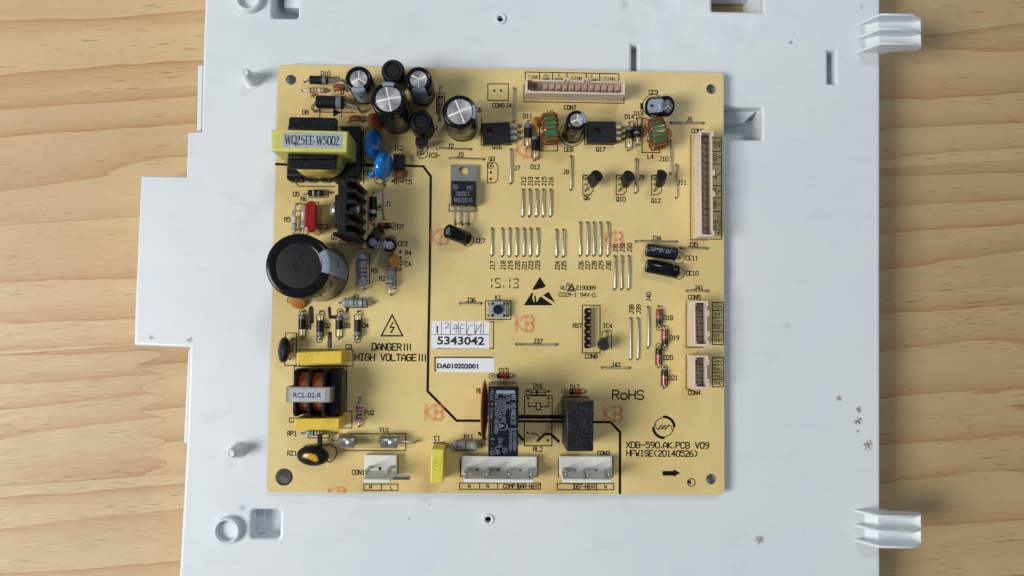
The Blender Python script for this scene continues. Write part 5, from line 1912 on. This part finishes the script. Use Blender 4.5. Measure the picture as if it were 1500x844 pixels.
LINE([[(948, 174), (940.5, 174), (940.5, 223.5), (966.5, 223.5), (966.5, 219)]])
# unfitted relay
LINE([[(768.4, 610), (768.4, 579.8), (808.8, 579.8), (808.8, 610)], [(768.2, 619.5), (768.2, 653), (808.4, 653), (808.4, 619.5)], [(773.8, 588.5), (773.8, 595.5), (785.5, 595.5)], [(804, 588.5), (804, 595.5), (792, 595.5)],
      [(785.5, 590.3), (792, 590.3), (792, 600.5), (785.5, 600.5), (785.5, 590.3)], [(777, 635.5), (785.5, 635.5), (790, 640)]], 1.2)
LINE([[(778.5, 571), (799, 571), (799, 578.5), (778.5, 578.5), (778.5, 571)], [(778.5, 574.7), (799, 574.7)]], 1.0)
FILL([(785, 571.5), (785, 578), (791, 574.7)])
CIRC(773, 574.3, 4, .9)
CIRC(827.3, 574, 4.4, .9)
LINE([[(636, 651), (636, 648.5), (652, 648.5), (652, 651)]], 1.4)
LINE([[(667, 657.5), (667, 659.5), (696, 659.5)]])
LINE([[(674.5, 672), (674.5, 698), (679, 698)], [(788, 669), (788, 698), (782, 698)], [(818, 672), (818, 699)], [(898, 669.5), (898, 699), (894, 699)], [(583, 667), (583, 694)]])
# connector legends
RECT(533, 709.3, 582.9, 718.5)
LINE([[(558.7, 709.3), (558.7, 718.5)]])
T('N', 543, 713.5, 5)
T('L', 573.5, 713.8, 5)
RECT(673.3, 707.7, 791.8, 716.8)
LINE([[(x, 707.7), (x, 716.8)] for x in (702.5, 729, 758)])
T('N', 687.5, 712.2, 5)
T('N', 714.5, 712.2, 5)
T('COMP', 746, 712.4, 5.5, 0, 17)
T('BAR-HEAT', 775, 712.4, 5.5, 0, 31)
RECT(816.2, 708.5, 899, 717.6)
LINE([[(x, 708.5), (x, 717.6)] for x in (840.6, 873.8)])
T('DEF-HEAT', 857, 713, 5.5, 0, 31)
T('N', 887, 713.2, 5)
LINE([[(769.4, 105.6), (906.4, 108.2), (906.4, 120)], [(769.4, 105.6), (769.4, 118)]] + [[(x, 105.8 + (x - 769) * .019), (x, 119)] for x in (790.6, 809.5, 830.6, 858.8, 878.4)])
for tx, x, y in (('C.SNR', 781, 113), ('FD.', 800.5, 111), ('SNR', 800, 116.5), ('F.', 820, 111), ('DOOR', 819, 117), ('C.FAN', 844.5, 114.5), ('F.', 868, 112), ('LAMP', 869, 118), ('F.FAN', 893, 115.5)):
    T(tx, x, y, 4.4, -1, None, .7)
LINE([[(1044, 202), (1057, 202.3), (1057, 350.5), (1041, 350.5)]] + [[(1044, y), (1057, y)] for y in (222, 240.5, 272, 290, 310)])
for t1, t2, y in (('DAM.', 'HEAT', 212), ('R.', 'DOOR', 231), ('R.', 'LAMP', 256), ('R.', 'SNR1', 281), ('R.', 'SNR2', 300), ('STEPPING', 'MOTOR', 330)):
    T(t1, 1053.3, y, 4.2, -90, 30 if len(t1) > 4 else None, .7)
    T(t2, 1047.3, y, 4.2, -90, None, .7)
RECT(1043.8, 443.3, 1059.5, 504.8)
LINE([[(1043.8, y), (1059.5, y)] for y in (454.8, 465.5, 476, 486)])
for tx, y in (('+12V', 449.5), ('GND', 460.5), ('TXD', 471), ('RXD', 480.5), ('RT.', 492), ('SNR', 498.5)):
    T(tx, 1051.7, y, 4.4, 0, 11.5 if len(tx) > 2 else None, .7)
RECT(1043.8, 524, 1059.5, 566.8)
LINE([[(1043.8, y), (1059.5, y)] for y in (534.6, 545.7, 556)])
for tx, y in (('+5V', 530), ('RXD', 541), ('TXD', 551.3), ('GND', 561.2)):
    T(tx, 1051.7, y, 4.4, 0, 11, .7)
# red inspection stamps
for x, y in ((769, 474), (899.5, 351), (636.5, 604), (898, 606.5), (644, 347), (769.5, 220)):
    T('KB', x, y, 21, 0, 25, 4.6, 'stamp', 'ink_stamp')
T('KB', 494, 719, 9, 0, 24, 3.0, 'stamp', 'ink_stamp')
LINE([[(503, 458), (512, 458), (512, 470)]], 3, 'stamp', 'ink_stamp')

# ---- paper labels stuck on the board
def sticker(x0, y0, x1, y1, label, dx=0):
    a, b = U(x0, y1, 0), U(x1, y0, 0)
    o = MB().box(a.x, b.x, a.y, b.y, .03, .12).build('paper_label', M['paper'], BT)
    tag(o, label)
    return o


s1 = sticker(632, 471, 717.5, 510, 'white paper label with handwritten top row above 5343042')
RECT(640, 471.5, 723, 510.4)
font_text('5343042', U(675, 499.2, .12), 12.2 * K_MM, M['ink_print'], s1, width=69 * K_MM, bold=.028)
mb = MB()
pz = Matrix.Translation((0, 0, .14))
strokes_mesh(mb, [[tuple(U(*a, 0)[:2]), tuple(U(*b, 0)[:2])] for a, b in [((634, 490.2), (717, 490.2))] + [((x, 471.5), (x, 490)) for x in (647, 659.8, 671.7, 683.4, 695.5, 708)]], .8 * K_MM, pz)
mb.build('printed_grid', M['ink_print'], s1, smooth=False, weld=False)
font_text('1', U(640.5, 483, .12), 11 * K_MM, M['ink_print'], s1, bold=.02)
mb = MB()
pens = [[(651, 474), (656, 472.5), (657, 476), (652, 481), (658, 480.5)], [(667, 475), (664, 482), (671, 481), (669, 476), (668, 488)], [(675, 476), (674, 489)], [(675, 476), (681, 475)], [(674.5, 482), (679.5, 481)],
        [(693, 475.5), (687, 478), (684, 486), (686, 492), (692, 490.5)], [(699, 476), (696, 489), (705, 474.5), (704, 489)]]
strokes_mesh(mb, [[tuple(U(*q, 0)[:2]) for q in pl] for pl in pens], .95 * K_MM, pz)
mb.build('handwriting', M['ink_pen'], s1, smooth=False, weld=False)
s2 = sticker(640, 525.3, 724.5, 545, 'white paper label reading DA010202001')
LINE([[(639, 543), (637.2, 543), (637.2, 523.5), (722, 523.5)]], 1.4)
font_text('DA010202001', U(670.3, 536.4, .12), 7.6 * K_MM, M['ink_print'], s2, width=60 * K_MM, bold=.05)
